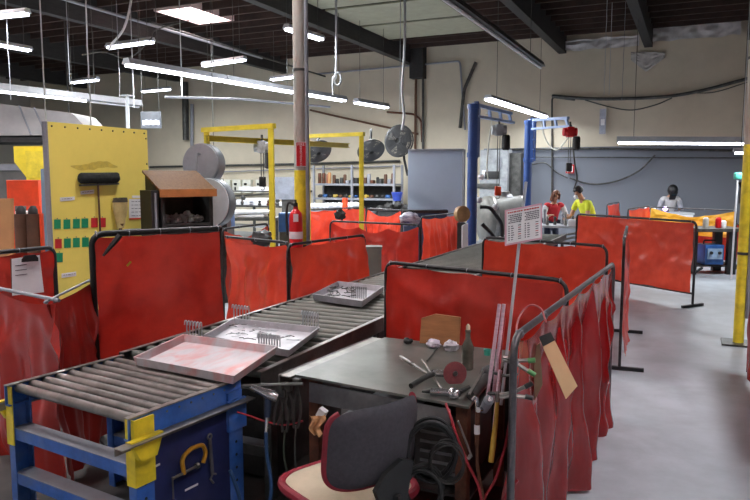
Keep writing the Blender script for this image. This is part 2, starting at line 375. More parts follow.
# extinguisher sign and extinguisher on the flaking post
t = thing('extinguisher_sign', 'narrow red vertical fire extinguisher sign on the flaking post', 'sign', (PX+.02, PY-.1, 2.0))
d = (V((0, 0, 0))-V((PX, PY, 0))).normalized(); s = V((-d.y, d.x, 0)); c = V((PX, PY, 2.12))+d*.095
R = Matrix((s, -d, V((0, 0, 1)))).transposed()
obj('plate', MB().box(c, (.11, .006, .28), R), FRED, t)
obj('white_edge', MB().box(c-d*.004, (.125, .004, .295), R), WPL, t)
def text(name, s_, size, M, m, parent, sx=1):
    cu = bpy.data.curves.new(name, 'FONT'); cu.body = s_; cu.size = size; cu.align_x = 'CENTER'; cu.align_y = 'CENTER'; cu.extrude = .001; cu.space_character = 1.05
    o = bpy.data.objects.new(name, cu); C.objects.link(o); dg = bpy.context.evaluated_depsgraph_get(); me = bpy.data.meshes.new_from_object(o.evaluated_get(dg)); bpy.data.objects.remove(o)
    me.transform(Matrix.Scale(sx, 4, V((1, 0, 0)))); off = origin_of(parent) if parent else V((0, 0, 0)); me.transform(Matrix.Translation(-off) @ M); me.materials.clear(); me.materials.append(m)
    o = bpy.data.objects.new(name, me); C.objects.link(o); o.parent = parent; return o
def text_matrix(c, right, up): 
    right, up = V(right).normalized(), V(up).normalized(); nrm = right.cross(up); return Matrix.Translation(V(c)) @ Matrix((right, up, nrm)).transposed().to_4x4()
text('lettering', 'FIRE', .045, text_matrix(c+d*.005+V((0, 0, .115)), s, (0, 0, 1)), WPL, t)
text('lettering', 'EXTINGUISHER', .034, text_matrix(c+d*.005+V((0, 0, -.02)), (0, 0, 1), -s), WPL, t)
def extinguisher():
    c = V((PX, PY, .96))+d*.2-s*.07
    t = thing('fire_extinguisher', 'red fire extinguisher hung on the front of the flaking post', 'fire extinguisher', c)
    obj('cylinder', MB().lathe([(.03, 0), (.078, .012), (.08, .05), (.08, .4), (.07, .46), (.04, .5), (.028, .51), (.028, .54)], c, seg=20), FRED, t)
    obj('label', MB().lathe([(.081, .16), (.0825, .165), (.0825, .24), (.081, .245)], c, seg=20), WPL, t)
    obj('inspection_tag', MB().box(c+d*.083+V((0, 0, .41)), (.06, .004, .09), R), WHITE, t)
    obj('valve', MB().box(c+V((0, 0, .56)), (.05, .05, .05), R, .006).beam(c+V((0, 0, .59)), c+V((0, 0, .62))+d*.1, .025, .012), BLACK, t)
    obj('hose', MB().tube(curve([c+V((0, 0, .56))-s*.02, c+V((0, 0, .58))-s*.09, c+V((0, 0, .42))-s*.11, c+V((0, 0, .2))-s*.1]), .014), RUB, t)
    obj('bracket', MB().box(c-d*.1+V((0, 0, .3)), (.06, .06, .1), R), DSTEEL, t)
extinguisher()

# ---------------------------------------------------------------- welding screens
def screen(P0, P1, top, label, m=RED, bottom=.12, folds=5, amp=.02, sag=.02, seed=0, ties=6, posts=(1, 1), cre=.034, rail=0, swag=None, feet=True, fr=TUBE, r=.014, name='welding_screen', group='welding screens', lean=0, rips=0, tail=0, gath=0):
    P0, P1 = V((P0[0], P0[1], 0)), V((P1[0], P1[1], 0)); L = (P1-P0).length; d = (P1-P0)/L; nrm = V((d.y, -d.x, 0)); Z = V((0, 0, 1))
    t = thing(name, label, 'welding screen', (P0+P1)/2, group)
    if posts == (1, 1): pts = fillet([P0+Z*.03, P0+Z*top, P1+Z*top, P1+Z*.03], .09)
    elif posts == (1, 0): pts = fillet([P0+Z*.03, P0+Z*top, P1+Z*top], .09)
    elif posts == (0, 1): pts = fillet([P0+Z*top, P1+Z*top, P1+Z*.03], .09)
    else: pts = [P0+Z*top, P1+Z*top]
    obj('frame', MB().tube(pts, r, 10), fr, t)
    if rail: obj('bottom_rail', MB().cyl(P0+Z*rail, P1+Z*rail, r*.9), fr, t)
    if feet:
        for P, on in ((P0, posts[0]), (P1, posts[1])):
            if on: obj('foot', MB().beam(P-nrm*.22+Z*.02, P+nrm*.22+Z*.02, .035, .035), BLACK, t)
    b = MB(); ph = seed*1.7
    def fn(u, v):                                         # u along the rail, v from the top down
        k = min(1, v*3)*(.35+.65*v)
        f = amp*k*(sin(2*pi*folds*u+ph+1.6*noise.noise(V((u*3, v*1.5, seed))))+.6*sin(2*pi*folds*2.3*u+ph*2))
        f += .03*noise.noise(V((u*L*2.2, v*2.2, seed+3)))*min(1, v*4)+.012*noise.noise(V((u*L*7+v*5, v*6-u*L*3, seed+9)))*min(1, v*6)
        q = V((u*L*1.3+v*.9+seed*3.1, v*1.1-u*L*.5, seed)); f += cre*(1-3*abs(noise.noise(q)))*min(1, v*3+.1)
        q2 = V((u*L*.9-v*1.4-seed, v*.8+u*L*.7, seed+4)); f += cre*.7*max(0, 1-5*abs(noise.noise(q2)))*min(1, v*5)
        z = top-.02-v*(top-.02-bottom)
        sc = abs(sin(pi*u*ties)); z -= sag*sc*max(0, 1-v*2.5)
        if swag: z -= swag*(sin(pi*u)**1.5)*max(0, 1-v*1.3)
        z += tail*(u-.5)*v
        uu = .015+u*.97+gath*(u-.5)*(-v)
        return P0+d*(L*uu)+nrm*(f+.006+lean*v)+Z*z
    b.grid(fn, max(30, int(L*44)), 36); cu = obj('curtain', b, m, t)
    for k in range(ties+1):
        c = P0+d*(L*(.03+.94*k/ties))+Z*top; obj('tie', MB().tube([c+(Z*cos(a)+nrm*sin(a))*(r+.002)-Z*.003 for a in [2*pi*j/8 for j in range(8)]], .0035, 5, True), GREY, t)
    return t, cu
# ---------------------------------------------------------------- the screens
screen((-2.063, 4.67), (-.68, 4.28), 1.22, 'red welding screen directly behind the steel workbench', RED, folds=4, amp=.012, sag=.012, seed=1, ties=4)
screen((-2.0, 7.07), (-.70, 6.6), 1.22, 'red welding screen closing the far side of the cell behind the sign', ORG, folds=3, amp=.012, seed=2, ties=4, feet=False)
screen((-.64, 2.74), (-.53, 5.45), 1.2, 'long crumpled red curtain screen along the aisle, cardboard strip hanging on it', HAZE, bottom=.02, folds=5, amp=.06, sag=.03, seed=3, ties=6, r=.016, lean=-.02, cre=.03, feet=False, fr=mat('grey_tube', (96, 94, 98), .35, .6, .2, 20))
screen((-.58, 6.88), (-.70, 8.6), 1.27, 'red screen edge standing past the aisle curtain with a black foot', RED, bottom=.13, folds=3, amp=.015, seed=4, ties=4)
screen((-1.805, 12.18), (.05, 10.75), 1.22, 'flat orange red screen standing alone where the aisle ends, before the man in yellow', ORG, bottom=.2, folds=2, amp=.006, sag=.006, seed=5, ties=3, r=.018, rail=.19, cre=.014)
screen((.53, 7.2), (.68, 4.6), 1.22, 'dark red screen cut off by the edge of the picture past the yellow post', DRED, bottom=.05, folds=4, amp=.012, seed=6, feet=False, cre=.015)
screen((-4.62, 3.06), (-3.26, 2.77), 1.15, 'dull dark red curtain beside the conveyor end, left of the blue leg', DULL, bottom=.03, folds=4, amp=.03, sag=.03, seed=7, ties=2, posts=(1, 0), feet=False, cre=.05, fr=GREY, r=.011)
screen((-3.33, 2.73), (-3.78, 3.48), 1.14, 'narrow draped red curtain between the conveyor corner and the tall black framed screen', DULL, bottom=.04, folds=3, amp=.025, swag=.0, sag=.01, seed=8, ties=1, posts=(0, 0), feet=False, cre=.05, fr=GREY, r=.008)
ts, _c = screen((-3.73, 3.46), (-3.26, 4.27), 1.46, 'tall red screen with thick black frame in front of the yellow board', RED, bottom=.25, folds=2, amp=.012, sag=.008, seed=9, ties=4, fr=BLACK, r=.022, posts=(1, 0), cre=.04)
_d = (V((-3.26, 4.27, 0))-V((-3.73, 3.46, 0))).normalized(); _n = V((_d.y, -_d.x, 0)); _o = V((-3.73, 3.46, 0))+_n*.05
def onscreen(px, py): v = ray(px, py); return EYEP+v*((_o-EYEP).dot(_n)/v.dot(_n))
obj('strap', MB().tube([onscreen(120, 235), onscreen(112, 245), onscreen(103, 256)], .016, 6, rs=[.02, .018, .008]), DARK, ts)
obj('yellow_tag', MB().beam(onscreen(127, 266), onscreen(131, 261.5), .014, .002, _n), YEL, ts)
a, b_ = az(-60, 258, 1.2), az(54, 247, 1.2)
screen(a, b_, 1.2, 'red screen in black tube frame with the clipboard hanging on it', RED, folds=2, amp=.01, seed=10, ties=3, fr=BLACK, r=.02)
screen((-4.5, 5.97), (-3.52, 5.66), 1.22, 'translucent red screen between the black framed screen and the conveyor', ORG, bottom=.25, folds=3, amp=.02, swag=.03, seed=11, ties=2, feet=False, posts=(0, 1))
screen((-3.42, 5.47), (-3.25, 6.78), 1.22, 'red screen standing along the conveyor behind the smallest tray', ORG, bottom=.2, folds=3, amp=.015, seed=12, ties=4)
a, b_ = az(222, 229, 1.22), az(268, 223.5, 1.22)
screen(a, b_, 1.22, 'short slack red screen behind the translucent one, left of the yellow gantry leg', ORG, folds=2, amp=.02, swag=.1, seed=13, ties=3)
screen((-4.74, 8.74), (-3.26, 8.5), 1.22, 'red screen with its curtain slipping diagonally, in front of the slate board', RED, bottom=.35, folds=3, amp=.05, sag=.06, swag=.06, seed=14, ties=3, tail=-.3)
screen(az(308, 210, 1.22), az(366, 207, 1.22), 1.22, 'flat bright orange screen right of the flaking post', ORG, folds=2, amp=.006, seed=15, ties=4)
screen(az(367, 208.5, 1.22), az(402, 210, 1.22), 1.22, 'sagging orange red screen left of the striped bag', ORG, folds=3, amp=.03, swag=.12, seed=16, ties=2)
screen(az(421, 217, 1.2), az(459, 212.5, 1.2), 1.2, 'pleated bright orange screen left of the first blue mast', ORG, bottom=.1, folds=5, amp=.05, swag=.03, seed=17, ties=3)
screen(az(650, 207, 1.18), az(737, 210.5, 1.18), 1.18, 'amber yellow screen behind the far welding table', YVIN, folds=3, amp=.02, swag=.14, seed=18, ties=3, bottom=.62)
screen(az(694, 209, 1.18)+V((.08, .28, 0)), az(737, 210.5, 1.18)+V((.08, .28, 0)), .9, 'low red screen under the amber one', RED, folds=3, seed=22, ties=2)
screen(az(628, 209, 1.22), az(649, 206, 1.22), 1.22, 'narrow red screen left of the amber one', ORG, folds=2, amp=.02, seed=19, ties=2)
screen(az(607, 204.5, 1.22), az(619, 202, 1.22), 1.22, 'small orange screen with black post behind the man in yellow', ORG, folds=2, amp=.02, seed=20, ties=2)
screen(az(744, 210.5, 1.18), az(779, 212, 1.18), 1.18, 'orange screen behind the yellow post', ORG, folds=2, amp=.02, seed=21, ties=2)

# ---------------------------------------------------------------- roller conveyors
def conveyor(label, x, y, rz, w, L, z, pitch, rr, rail, rm, legm, front=False, legs=(.06, -.06)):
    t = thing('roller_conveyor', label, 'conveyor', (x+w/2, y+L/2, 0), 'roller conveyor line')
    cs, sn = cos(rz), sin(rz); T = lambda a, b_, c: V((x+a*cs-b_*sn, y+a*sn+b_*cs, c)); R = Matrix.Rotation(rz, 3, 'Z')
    for sx in (0, 1):
        a = sx*w; k = 1 if sx == 0 else -1; b = MB()
        b.box(T(a, L/2, z-.045), (.006, L, .1), R).box(T(a+k*.018, L/2, z-.095), (.036, L, .005), R)
        sr = obj('side_rail', b, rail, t, False); obj('top_lip', MB().box(T(a+k*.01, L/2, z+.008), (.032, L, .006), R), STEEL, sr, False)
    n = int((L-.04)/pitch)
    for i in range(n):
        yy = .03+pitch*(i+.5); b = MB(); zr = z-rr+.006; b.cyl(T(.014, yy, zr), T(w-.014, yy, zr), rr, seg=14).cyl(T(-.006, yy, zr), T(w+.006, yy, zr), .006, seg=6)
        obj('roller', b, rm, t)
    for ly in legs:
        yy = ly if ly >= 0 else L+ly
        for sx in (0, 1):
            a = sx*w; k = 1 if sx == 0 else -1; zt = z-.1 if not front else z-.04; b = MB()
            if front:
                b.box(T(a-k*.012, yy, zt/2), (.012, .1, zt), R).box(T(a+k*.012, yy-.046, zt/2), (.04, .01, zt), R).box(T(a+k*.012, yy+.046, zt/2), (.04, .01, zt), R)
                lg = obj('leg', b, legm, t, False)
                for q in range(7): obj('slot', MB().cyl(T(a-k*.017, yy, .12+q*.07), T(a-k*.0195, yy, .12+q*.07), .008, seg=8), BLACK, lg)
                if yy < .3:
                    b = MB(); b.prism([T(a-k*.018, yy-.055, z-.0), T(a-k*.018, yy+.055, z-.0), T(a-k*.018, yy+.055, .47), T(a-k*.018, yy-.055, .47)], (R @ V((-k*.006, 0, 0)))).box(T(a+k*.006, yy-.054, (z+.47)/2), (.06, .006, z-.47), R)
                    b.prism([T(a-k*.026, yy-.1, .7), T(a-k*.026, yy+.08, .7), T(a-k*.026, yy+.04, .6), T(a-k*.026, yy-.05, .6)], (R @ V((-k*.03, 0, 0))))
                    obj('bracket', b, DYEL, t, False)
                else: obj('bracket', MB().box(T(a-k*.024, yy, .62), (.02, .13, .16), R), legm, t, False)
            else: obj('leg', b.box(T(a+k*.02, yy, zt/2), (.05, .06, zt), R), legm, t, False)
        zs = (.53, .29) if front and yy < .3 else (.3,)
        for q in zs:
            b = MB(); b.box(T(w/2, yy-.042, q), (w-.03, .006, .06), R); cb_ = obj('cross_brace', b, legm, t, False); obj('worn_top', MB().box(T(w/2, yy, q+.03), (w-.03, .09, .006), R), GREY, cb_, False)
    return t, T, R
cv, T1, R1 = conveyor('near roller conveyor section with blue legs and yellow brackets', -3.165, 2.33, -.12, .95, .72, .78, .0755, .0245, BLUE, ROLL, BLUE, True, (.07, .66))
for sx, k in ((0, 1), (1, -1)):
    a = sx*.95-k*.05; b = MB(); b.box(T1(a, .33, .69), (.06, .84, .006), R1).box(T1(a+k*.028, .33, .672), (.005, .84, .036), R1); obj('guide_flange', b, STEEL, cv, False)
b = MB(); b.box(T1(.955, .36, .36), (.02, .5, .6), R1); pn = obj('side_panel', b, NAVY, cv, False)
PP = T1(.967, .36, .36); PN = (R1 @ V((1, 0, 0)))
def apn(px, py, off=0): v = ray(px, py); o = PP+PN*off; return EYEP+v*((o-EYEP).dot(PN)/v.dot(PN))
for a, b_ in (((144, 472), (160, 464)), ((185, 490.5), (198, 484))): obj('tape_mark', MB().beam(apn(*a, .001), apn(*b_, .001), .01, .002, PN), WPL, pn, False)
conveyor('middle roller conveyor section carrying the trays, beside the workbench', -3.13, 3.08, 0, 1.02, 4.45, .78, .128, .031, DSTEEL, ROLL2, DSTEEL, legs=(.12, -.2))
conveyor('far roller conveyor section running towards the two workers', -3.13, 7.6, 0, 1.0, 5.55, .78, .128, .031, DSTEEL, ROLL2, DSTEEL, legs=(.3, -.3))
# clamp and wrench on the navy panel
t = thing('bar_clamp', 'yellow C shaped clamp hung on the navy conveyor side panel', 'clamp', apn(190, 465, .03))
obj('frame', MB().tube(fillet([apn(184, 474, .03), apn(181.5, 459, .03), apn(190, 449, .03), apn(203, 444, .03), apn(206, 453, .03), apn(203, 463, .03)], .03), .011, 8), GOLD, t)
obj('screw', MB().cyl(apn(173, 478.5, .03), apn(197, 466, .03), .007, seg=8).cyl(apn(196, 466.5, .03), apn(198.5, 465, .03), .014), STEEL, t)
obj('handle', MB().cyl(apn(172.5, 477, .03), apn(173.5, 499, .03), .004, seg=6), STEEL, t)
t = thing('wrench', 'steel combination wrench hanging beside the yellow clamp', 'wrench', apn(211, 480, .012))
b = MB(); b.beam(apn(209.8, 439, .012), apn(212.5, 474, .012), .018, .007, PN); obj('shank', b, STEEL, t)
ring = [apn(209.6, 436.5, .012)+(V((0, 0, 1))*cos(k*pi/6)+PN.cross(V((0, 0, 1)))*sin(k*pi/6))*.013 for k in range(12)]
obj('ring_end', MB().tube(ring, .005, 6, True), STEEL, t)
obj('open_end', MB().tube([apn(216, 474, .012), apn(212.5, 474, .012), apn(210.5, 479, .012), apn(213.5, 483, .012)], .006, 6), STEEL, t)

# ---------------------------------------------------------------- trays and their wire hooks
def tray(cs, h, m, label):
    c = sum(cs, V())/4; t = MB(); bm = t.bm; Z = V((0, 0, 1))
    ins = lambda p, k: p+(c-p).normalized()*k
    R0 = [bm.verts.new(p) for p in cs]; B0 = [bm.verts.new(ins(p, .018)-Z*h) for p in cs]
    R1_ = [bm.verts.new(ins(p, .012)) for p in cs]; B1 = [bm.verts.new(ins(p, .03)-Z*(h-.006)) for p in cs]
    for k in range(4):
        j = (k+1) % 4
        for q in ((R0[k], R0[j], B0[j], B0[k]), (R0[k], R0[j], R1_[j], R1_[k]), (R1_[k], R1_[j], B1[j], B1[k])): bm.faces.new(q)
    bm.faces.new(B0); bm.faces.new(B1)
    o = solo('metal_tray', t, m, label, 'tray', 'aluminium trays on the conveyor', False); return o
def q4(ps, zf, zb): return [az(*ps[0], zf), az(*ps[1], zb), az(*ps[2], zb), az(*ps[3], zf)]
ZT = .795
tray(q4([(133, 357), (183, 334), (278, 346), (234, 376)], ZT+.05, ZT+.085), .048, ALUR, 'largest shallow aluminium tray with red powder stains, nearest on the rollers')
tray(q4([(203, 335), (233, 318), (320, 327), (289, 350)], ZT+.05, ZT+.055), .046, ALU, 'shallow aluminium tray holding scattered wire pieces, behind the red stained tray')
tray(q4([(312, 294), (338, 281), (384, 286), (362, 301)], ZT+.06, ZT+.06), .055, ALU, 'aluminium tray farthest along the rollers, heaped with dark metal pieces')
hk = None
def hook_row(a, b_, n, z, label, group, m=LGREY, h=.1):
    pa, pb = az(*a, z), az(*b_, z); d = (pb-pa).normalized(); f = V((d.y, -d.x, 0))
    for k in range(n):
        p = pa.lerp(pb, k/(n-1)); Z = V((0, 0, 1))
        pts = fillet([p, p+Z*h, p+Z*(h+.005)+f*.03+d*.012, p+Z*(h-.02)+f*.036+d*.015], .025, 5)
        solo('wire_hook', MB().tube(pts, .0042, 6), m, label, 'hook', group)
hook_row((187, 336), (202, 338), 6, .85, 'bright wire hook in the row at the left back corner of the red stained tray', 'hook row on the red stained tray corner')
hook_row((234, 318), (249, 320), 6, .83, 'bright wire hook in the row at the left back corner of the wire filled tray', 'hook row on the wire filled tray corner')
hook_row((259, 345), (280, 347.5), 9, .85, 'bent wire hook in the longest row where the two near trays meet', 'hook row where the trays meet', LGREY, .075)
hook_row((303, 325), (318, 327), 7, .83, 'bright wire hook in the row at the right back corner of the wire filled tray', 'hook row on the right tray corner')
hook_row((352, 298), (366, 299), 8, .82, 'bent dark wire hook in the row on the farthest tray', 'hook row on the farthest tray', DSTEEL)
for k in range(44):
    r_ = random.Random(k); u, v = r_.random(), r_.random(); p = az(228+70*u, 322+16*v+u*3, .812+.03*r_.random()); a = r_.uniform(0, pi); l = r_.uniform(.02, .055)
    d = V((cos(a), sin(a), .0)); s_ = V((-d.y, d.x, 0))
    solo('wire_piece', MB().tube(fillet([p-d*l, p+d*l*.6, p+d*l*.7+s_*.03], .01, 3), .0024, 5), DSTEEL if k % 4 == 0 else LGREY, 'loose bent wire piece lying in the scatter on the second tray', 'wire piece', 'wire pieces on the second tray')
for k in range(30):
    r_ = random.Random(k+90); p = az(326+28*r_.random(), 286+11*r_.random(), .815+.03*r_.random()); a = r_.uniform(0, pi); d = V((cos(a), sin(a), .1)); s_ = V((-d.y, d.x, 0))
    solo('wire_piece', MB().tube(fillet([p-d*.05, p+d*.03, p+d*.03+s_*.02], .01, 3), .0035, 5), DSTEEL if k % 3 else STEEL, 'dark bent metal piece in the heap on the farthest tray', 'metal piece', 'metal pieces on the farthest tray')

# ---------------------------------------------------------------- steel workbench
TB = [V((-1.86, 3.03, .82)), V((-1.775, 4.0, .82)), V((-.93, 4.0, .82)), V((-.88, 2.92, .82))]
wb = thing('workbench', 'low grimy steel workbench beside the conveyor with tools on top', 'workbench', (-1.35, 3.5, 0))
obj('top_plate', MB().prism([p-V((0, 0, .012)) for p in TB], (0, 0, .012)), TABLE, wb, False)
obj('edge_angle', MB().beam(TB[0]+V((-.05, -.02, -.012)), TB[1]+V((-.05, 0, -.012)), .07, .006).beam(TB[0]+V((-.085, -.02, -.03)), TB[1]+V((-.085, 0, -.03)), .005, .05), STEEL, wb, False)
fd = (TB[3]-TB[0]).normalized(); fn_ = V((fd.y, -fd.x, 0))
obj('front_apron', MB().beam(TB[0]+fd*.08-fn_*.02+V((0, 0, -.085)), TB[3]-fd*.1-fn_*.02+V((0, 0, -.085)), .008, .1).beam(TB[0]+fd*.08-fn_*.04+V((0, 0, -.135)), TB[3]-fd*.1-fn_*.04+V((0, 0, -.135)), .05, .006), APRON, wb, False)
for p, ix, iy in ((TB[0], .08, .08), (TB[1], .08, -.08), (TB[2], -.06, -.08), (TB[3], -.05, .08)):
    obj('leg', MB().box((p.x+ix, p.y+iy, .404), (.055, .055, .808)), BRZ, wb, False)
obj('lower_shelf', MB().box((-1.35, 3.52, .3), (.86, .86, .012)), DARK, wb, False)
obj('back_panel', MB().box((-1.35, 3.93, .45), (.84, .012, .7)), DARK, wb, False)
# things under the bench
t = thing('power_unit', 'dark welding power unit standing on the shelf under the workbench', 'welding machine', (-1.12, 3.4, .31))
obj('case', MB().box((-1.1, 3.4, .5), (.27, .5, .36), None, .015), DARK, t); obj('handle', MB().tube(fillet([(-1.1, 3.22, .68), (-1.1, 3.22, .73), (-1.1, 3.58, .73), (-1.1, 3.58, .68)], .03), .011), BLACK, t)
ps = MB()
for k in range(5): ps.box((-1.1, 3.147, .38+.05*k), (.2, .006, .014))
obj('vent_slats', ps, APRON, t, False)
for k, sx in ((0, -1.17), (1, -1.04)): obj('knob', MB().cyl((sx, 3.15, .64), (sx, 3.125, .64), .02), BLACK, t)
t = thing('junk_crate', 'dark metal box with clutter on the bench shelf below the apron', 'box', (-1.5, 3.5, .31))
obj('body', MB().box((-1.52, 3.5, .42), (.36, .5, .22), None, .01), DARK, t); obj('lid', MB().box((-1.52, 3.5, .538), (.38, .52, .016)), APRON, t)
def coil(c, r, turns, right, up, label, m, tr=.009, seed=0, n=26):
    pts = []
    for i in range(turns*n):
        a = 2*pi*i/n; k = noise.noise_vector(V((i*.07, seed, 0))); rr = r*(1+.16*k.x); pts.append(V(c)+right*(rr*cos(a))+up*(rr*1.25*sin(a))+right.cross(up)*(.05*k.y)+up*(.02*k.z))
    return solo('cable_coil', MB().tube(pts, tr, 6), m, label, 'cable')
rt, up = V((.95, .3, 0)), V((0, 0, 1))
coil(ad(432, 450, 2.95), .1, 12, rt, up, 'thick coil of black welding cable hanging under the workbench front', RUB, .0075, 1)
coil(ad(447, 462, 2.9), .07, 5, rt, up, 'thin grey cable loops hanging right of the black coil', DARK, .0032, 5)
coil(ad(424, 490, 2.93), .075, 6, rt, up, 'lower black cable loops behind the chair back', RUB, .007, 9)

# ---------------------------------------------------------------- tools lying on the bench
def on(px, py, dz=0): return az(px, py, .82+dz)
t = thing('angle_grinder', 'angle grinder with maroon sanding disc lying on the workbench', 'grinder', on(446, 372))
dc = on(455, 373.5, .05); dn = (V((.0, -1, .25))).normalized(); dn = (EYEP-dc).normalized()+V((.25, 0, -.1)); dn.normalize()
obj('sanding_disc', MB().lathe([(.058, -.004), (.06, 0), (.058, .004), (.03, .006), (.014, .007)], dc, dn, 28), DISC, t)
obj('disc_hub', MB().cyl(dc+dn*.004, dc+dn*.014, .015, .011), DSTEEL, t)
obj('body', MB().cyl(on(432, 373, .035), dc-dn*.03+V((0, 0, -.006)), .017, .02).sph(dc-dn*.025, .026), CHROME, t)
obj('trigger_grip', MB().tube(curve([on(433, 374, .035), on(424, 378, .03), on(411, 386, .015)]), .014, 10), DARK, t)
obj('side_handle', MB().cyl(on(428, 374, .035), on(401, 357, .03), .008, seg=10).cyl(on(412, 364, .032), on(401, 357, .03), .012, seg=10), STEEL, t)
solo('steel_rod', MB().cyl(on(422, 360, .035), on(442, 389, .008), .0055, seg=8), STEEL, 'slim steel rod lying across the grinder grip', 'rod')
solo('steel_rod', MB().cyl(on(440, 345, .006), on(427, 361, .006), .004, seg=8), DSTEEL, 'dark thin rod lying towards the wooden board', 'rod')
t = thing('air_drill', 'chrome pneumatic tool with round head near the front bench edge', 'air tool', on(445, 393))
obj('barrel', MB().cyl(on(431, 391.5, .02), on(449, 393, .022), .0175), CHROME, t); obj('gear_head', MB().sph(on(454, 393.5, .026), .029, (1.1, .9, .9)), CHROME, t)
obj('chuck', MB().cyl(on(422, 391.5, .016), on(431, 391.5, .02), .005, .011), DARK, t); obj('tail', MB().cyl(on(459, 392, .028), on(469, 387, .03), .013, .009), DARK, t)
t = thing('die_grinder', 'dark hand grinder with black round head at the right bench edge', 'grinder', on(482, 385))
obj('head', MB().lathe([(.02, -.03), (.042, -.024), (.045, 0), (.042, .02), (.02, .026)], on(489, 374, .05), (.5, -.6, .4)), BLACK, t)
obj('body', MB().cyl(on(486, 378, .045), on(471, 396, .03), .026, .022), DARK, t); obj('lever', MB().beam(on(483, 371, .07), on(469, 394, .05), .012, .006), STEEL, t)
t = thing('air_hammer', 'grey cylindrical air tool standing at the front right bench corner', 'air tool', on(487, 405))
obj('barrel', MB().cyl(on(484, 409, .01), on(489, 400, .085), .02, .022), GREY, t); obj('nozzle', MB().cyl(on(484.5, 408, .02), on(478, 410, .03), .009, .012), CHROME, t); obj('inlet', MB().cyl(on(489, 400, .085), on(490, 399, .1), .01), CHROME, t)
t = thing('bottle', 'smoky glass bottle with a pale stopper standing on the workbench', 'bottle', on(467.5, 369))
obj('glass', MB().lathe([(.028, 0), (.031, .004), (.031, .1), (.033, .105), (.033, .125), (.024, .145), (.0145, .17), (.0135, .2), (.016, .203), (.016, .215), (.012, .217)], on(467.5, 369)), GLASSB, t)
obj('stopper', MB().lathe([(.011, .212), (.012, .235), (.004, .247)], on(467.5, 369), seg=12), mat('cork', (206, 192, 168), .8), t)
solo('cup', MB().lathe([(.018, 0), (.02, .03), (.021, .033), (.018, .033), (.016, .006)], on(487, 355)), TEAL, 'small green cap beside the pink tubes at the back of the bench', 'cup')
t = thing('wood_board', 'cut cornered plywood piece propped at the back of the workbench', 'board', on(438, 344))
b0, b1 = on(419.5, 343), on(458.5, 347); d = (b1-b0).normalized(); hh = .185
obj('board', MB().prism([b0, b1, b1+V((0, .03, hh*.96)), b0+d*.09+V((0, .03, hh)), b0+V((0, .03, hh*.82))], (0, .016, 0)), WOOD, t, False)
obj('screw_heads', MB().sph(b0+d*.05+V((0, -.002, .02)), .004).sph(b1-d*.04+V((0, .0, .02)), .004), STEEL, t)
solo('rag', MB().sph(on(434, 344, .022), .04, (1.1, .8, .75), None, 18, .5, 2), mat('mauve_rag', (150, 130, 160), .9, 0, .4, 14, c2=(230, 226, 232)), 'crumpled mauve and white rag on the bench in front of the plywood, left one', 'rag')
solo('rag', MB().sph(on(451, 346, .026), .043, (1, .8, .85), None, 18, .5, 6), mat('white_rag', (216, 212, 220), .9, 0, .2, 14), 'crumpled white rag on the bench in front of the plywood, beside the bottle', 'rag')
solo('rag', MB().sph(on(408, 341, .016), .03, (1, .8, .7), None, 14, .5, 9), DARK, 'small dark rag at the back left of the bench', 'rag')
# tubes, brush, torch and hoses at the right bench edge
D1 = 3.18
rk = obj('tool_holder', MB().tube([ad(488, 393, 3.2), ad(520, 397, 2.95)], .008, 6).tube(fillet([ad(490, 372, 3.25), ad(505, 376, 3.1), ad(519, 374, 3.0)], .02), .007, 6), DSTEEL, wb)
for k, (a, b_) in enumerate((((499.5, 304), (487, 402)), ((504, 304), (492.5, 402)))): solo('filler_tube', MB().cyl(ad(*a, D1+.02), ad(*b_, D1+.02), .0085, seg=10), PINKT, ('tall pink and white tube at the bench edge, left of the pair', 'tall pink and white tube at the bench edge, right of the pair')[k], 'tube')
solo('filler_tube', MB().cyl(ad(500, 370, D1-.05), ad(494, 430, D1-.05), .009, seg=10), PINKT, 'short pink tube below the tall pair', 'tube')
t = thing('wire_brush', 'yellow wooden brush handle hanging below the spring clamps', 'brush', ad(491, 462, 3.05))
obj('handle', MB().tube([ad(497.5, 400, 3.05), ad(496, 420, 3.05), ad(493, 445, 3.05), ad(491, 462, 3.05)], .01, 10, rs=[.008, .01, .013, .012]), mat('yellow_wood', (206, 168, 70), .5, 0, .1, 8), t)
obj('ferrule', MB().cyl(ad(498, 392, 3.05), ad(497.5, 402, 3.05), .011), STEEL, t)
t = thing('welding_torch', 'welding torch with pale grip hanging at the bench corner', 'torch', ad(477, 465, 3.02))
obj('grip', MB().tube([ad(478, 412, 3.02), ad(477, 432, 3.02), ad(477, 445, 3.02)], .011, 10), BRZ, t); obj('head', MB().tube(curve([ad(472, 400, 3.0), ad(476, 398, 3.0), ad(478, 412, 3.02)]), .009, 8), CHROME, t)
obj('label_sleeve', MB().cyl(ad(477, 425, 3.02), ad(477, 434, 3.02), .013), WPL, t); obj('cable', MB().tube(curve([ad(477, 445, 3.02), ad(478, 470, 3.0), ad(483, 496, 3.0), ad(486, 520, 3.0)]), .008, 8), BRZ, t)
def hose(pts, r, m, label, cat='hose', name='hose'): return solo(name, MB().tube(curve([ad(*p) for p in pts]), r, 8), m, label, cat)
hose([(446, 404, 3.05), (451, 418, 2.98), (456, 434, 2.95), (467, 462, 2.95), (480, 492, 2.95), (484, 540, 2.95)], .0065, HOSER, 'red hose curving down from the bench front past the cable coils')
hose([(512, 396, 3.0), (509, 425, 3.0), (503, 455, 3.0), (495, 480, 3.0), (484, 500, 3.0), (478, 530, 3.0)], .006, HOSER, 'red hose hanging behind the yellow wooden handle')
hose([(505, 318, 3.25), (501, 350, 3.2), (499, 378, 3.16)], .005, HOSER, 'short thin red hose beside the pink tubes')
hose([(518, 480, 2.95), (508, 492, 2.95), (496, 520, 2.95)], .007, HOSER, 'red hose end crossing low beside the black screen post')
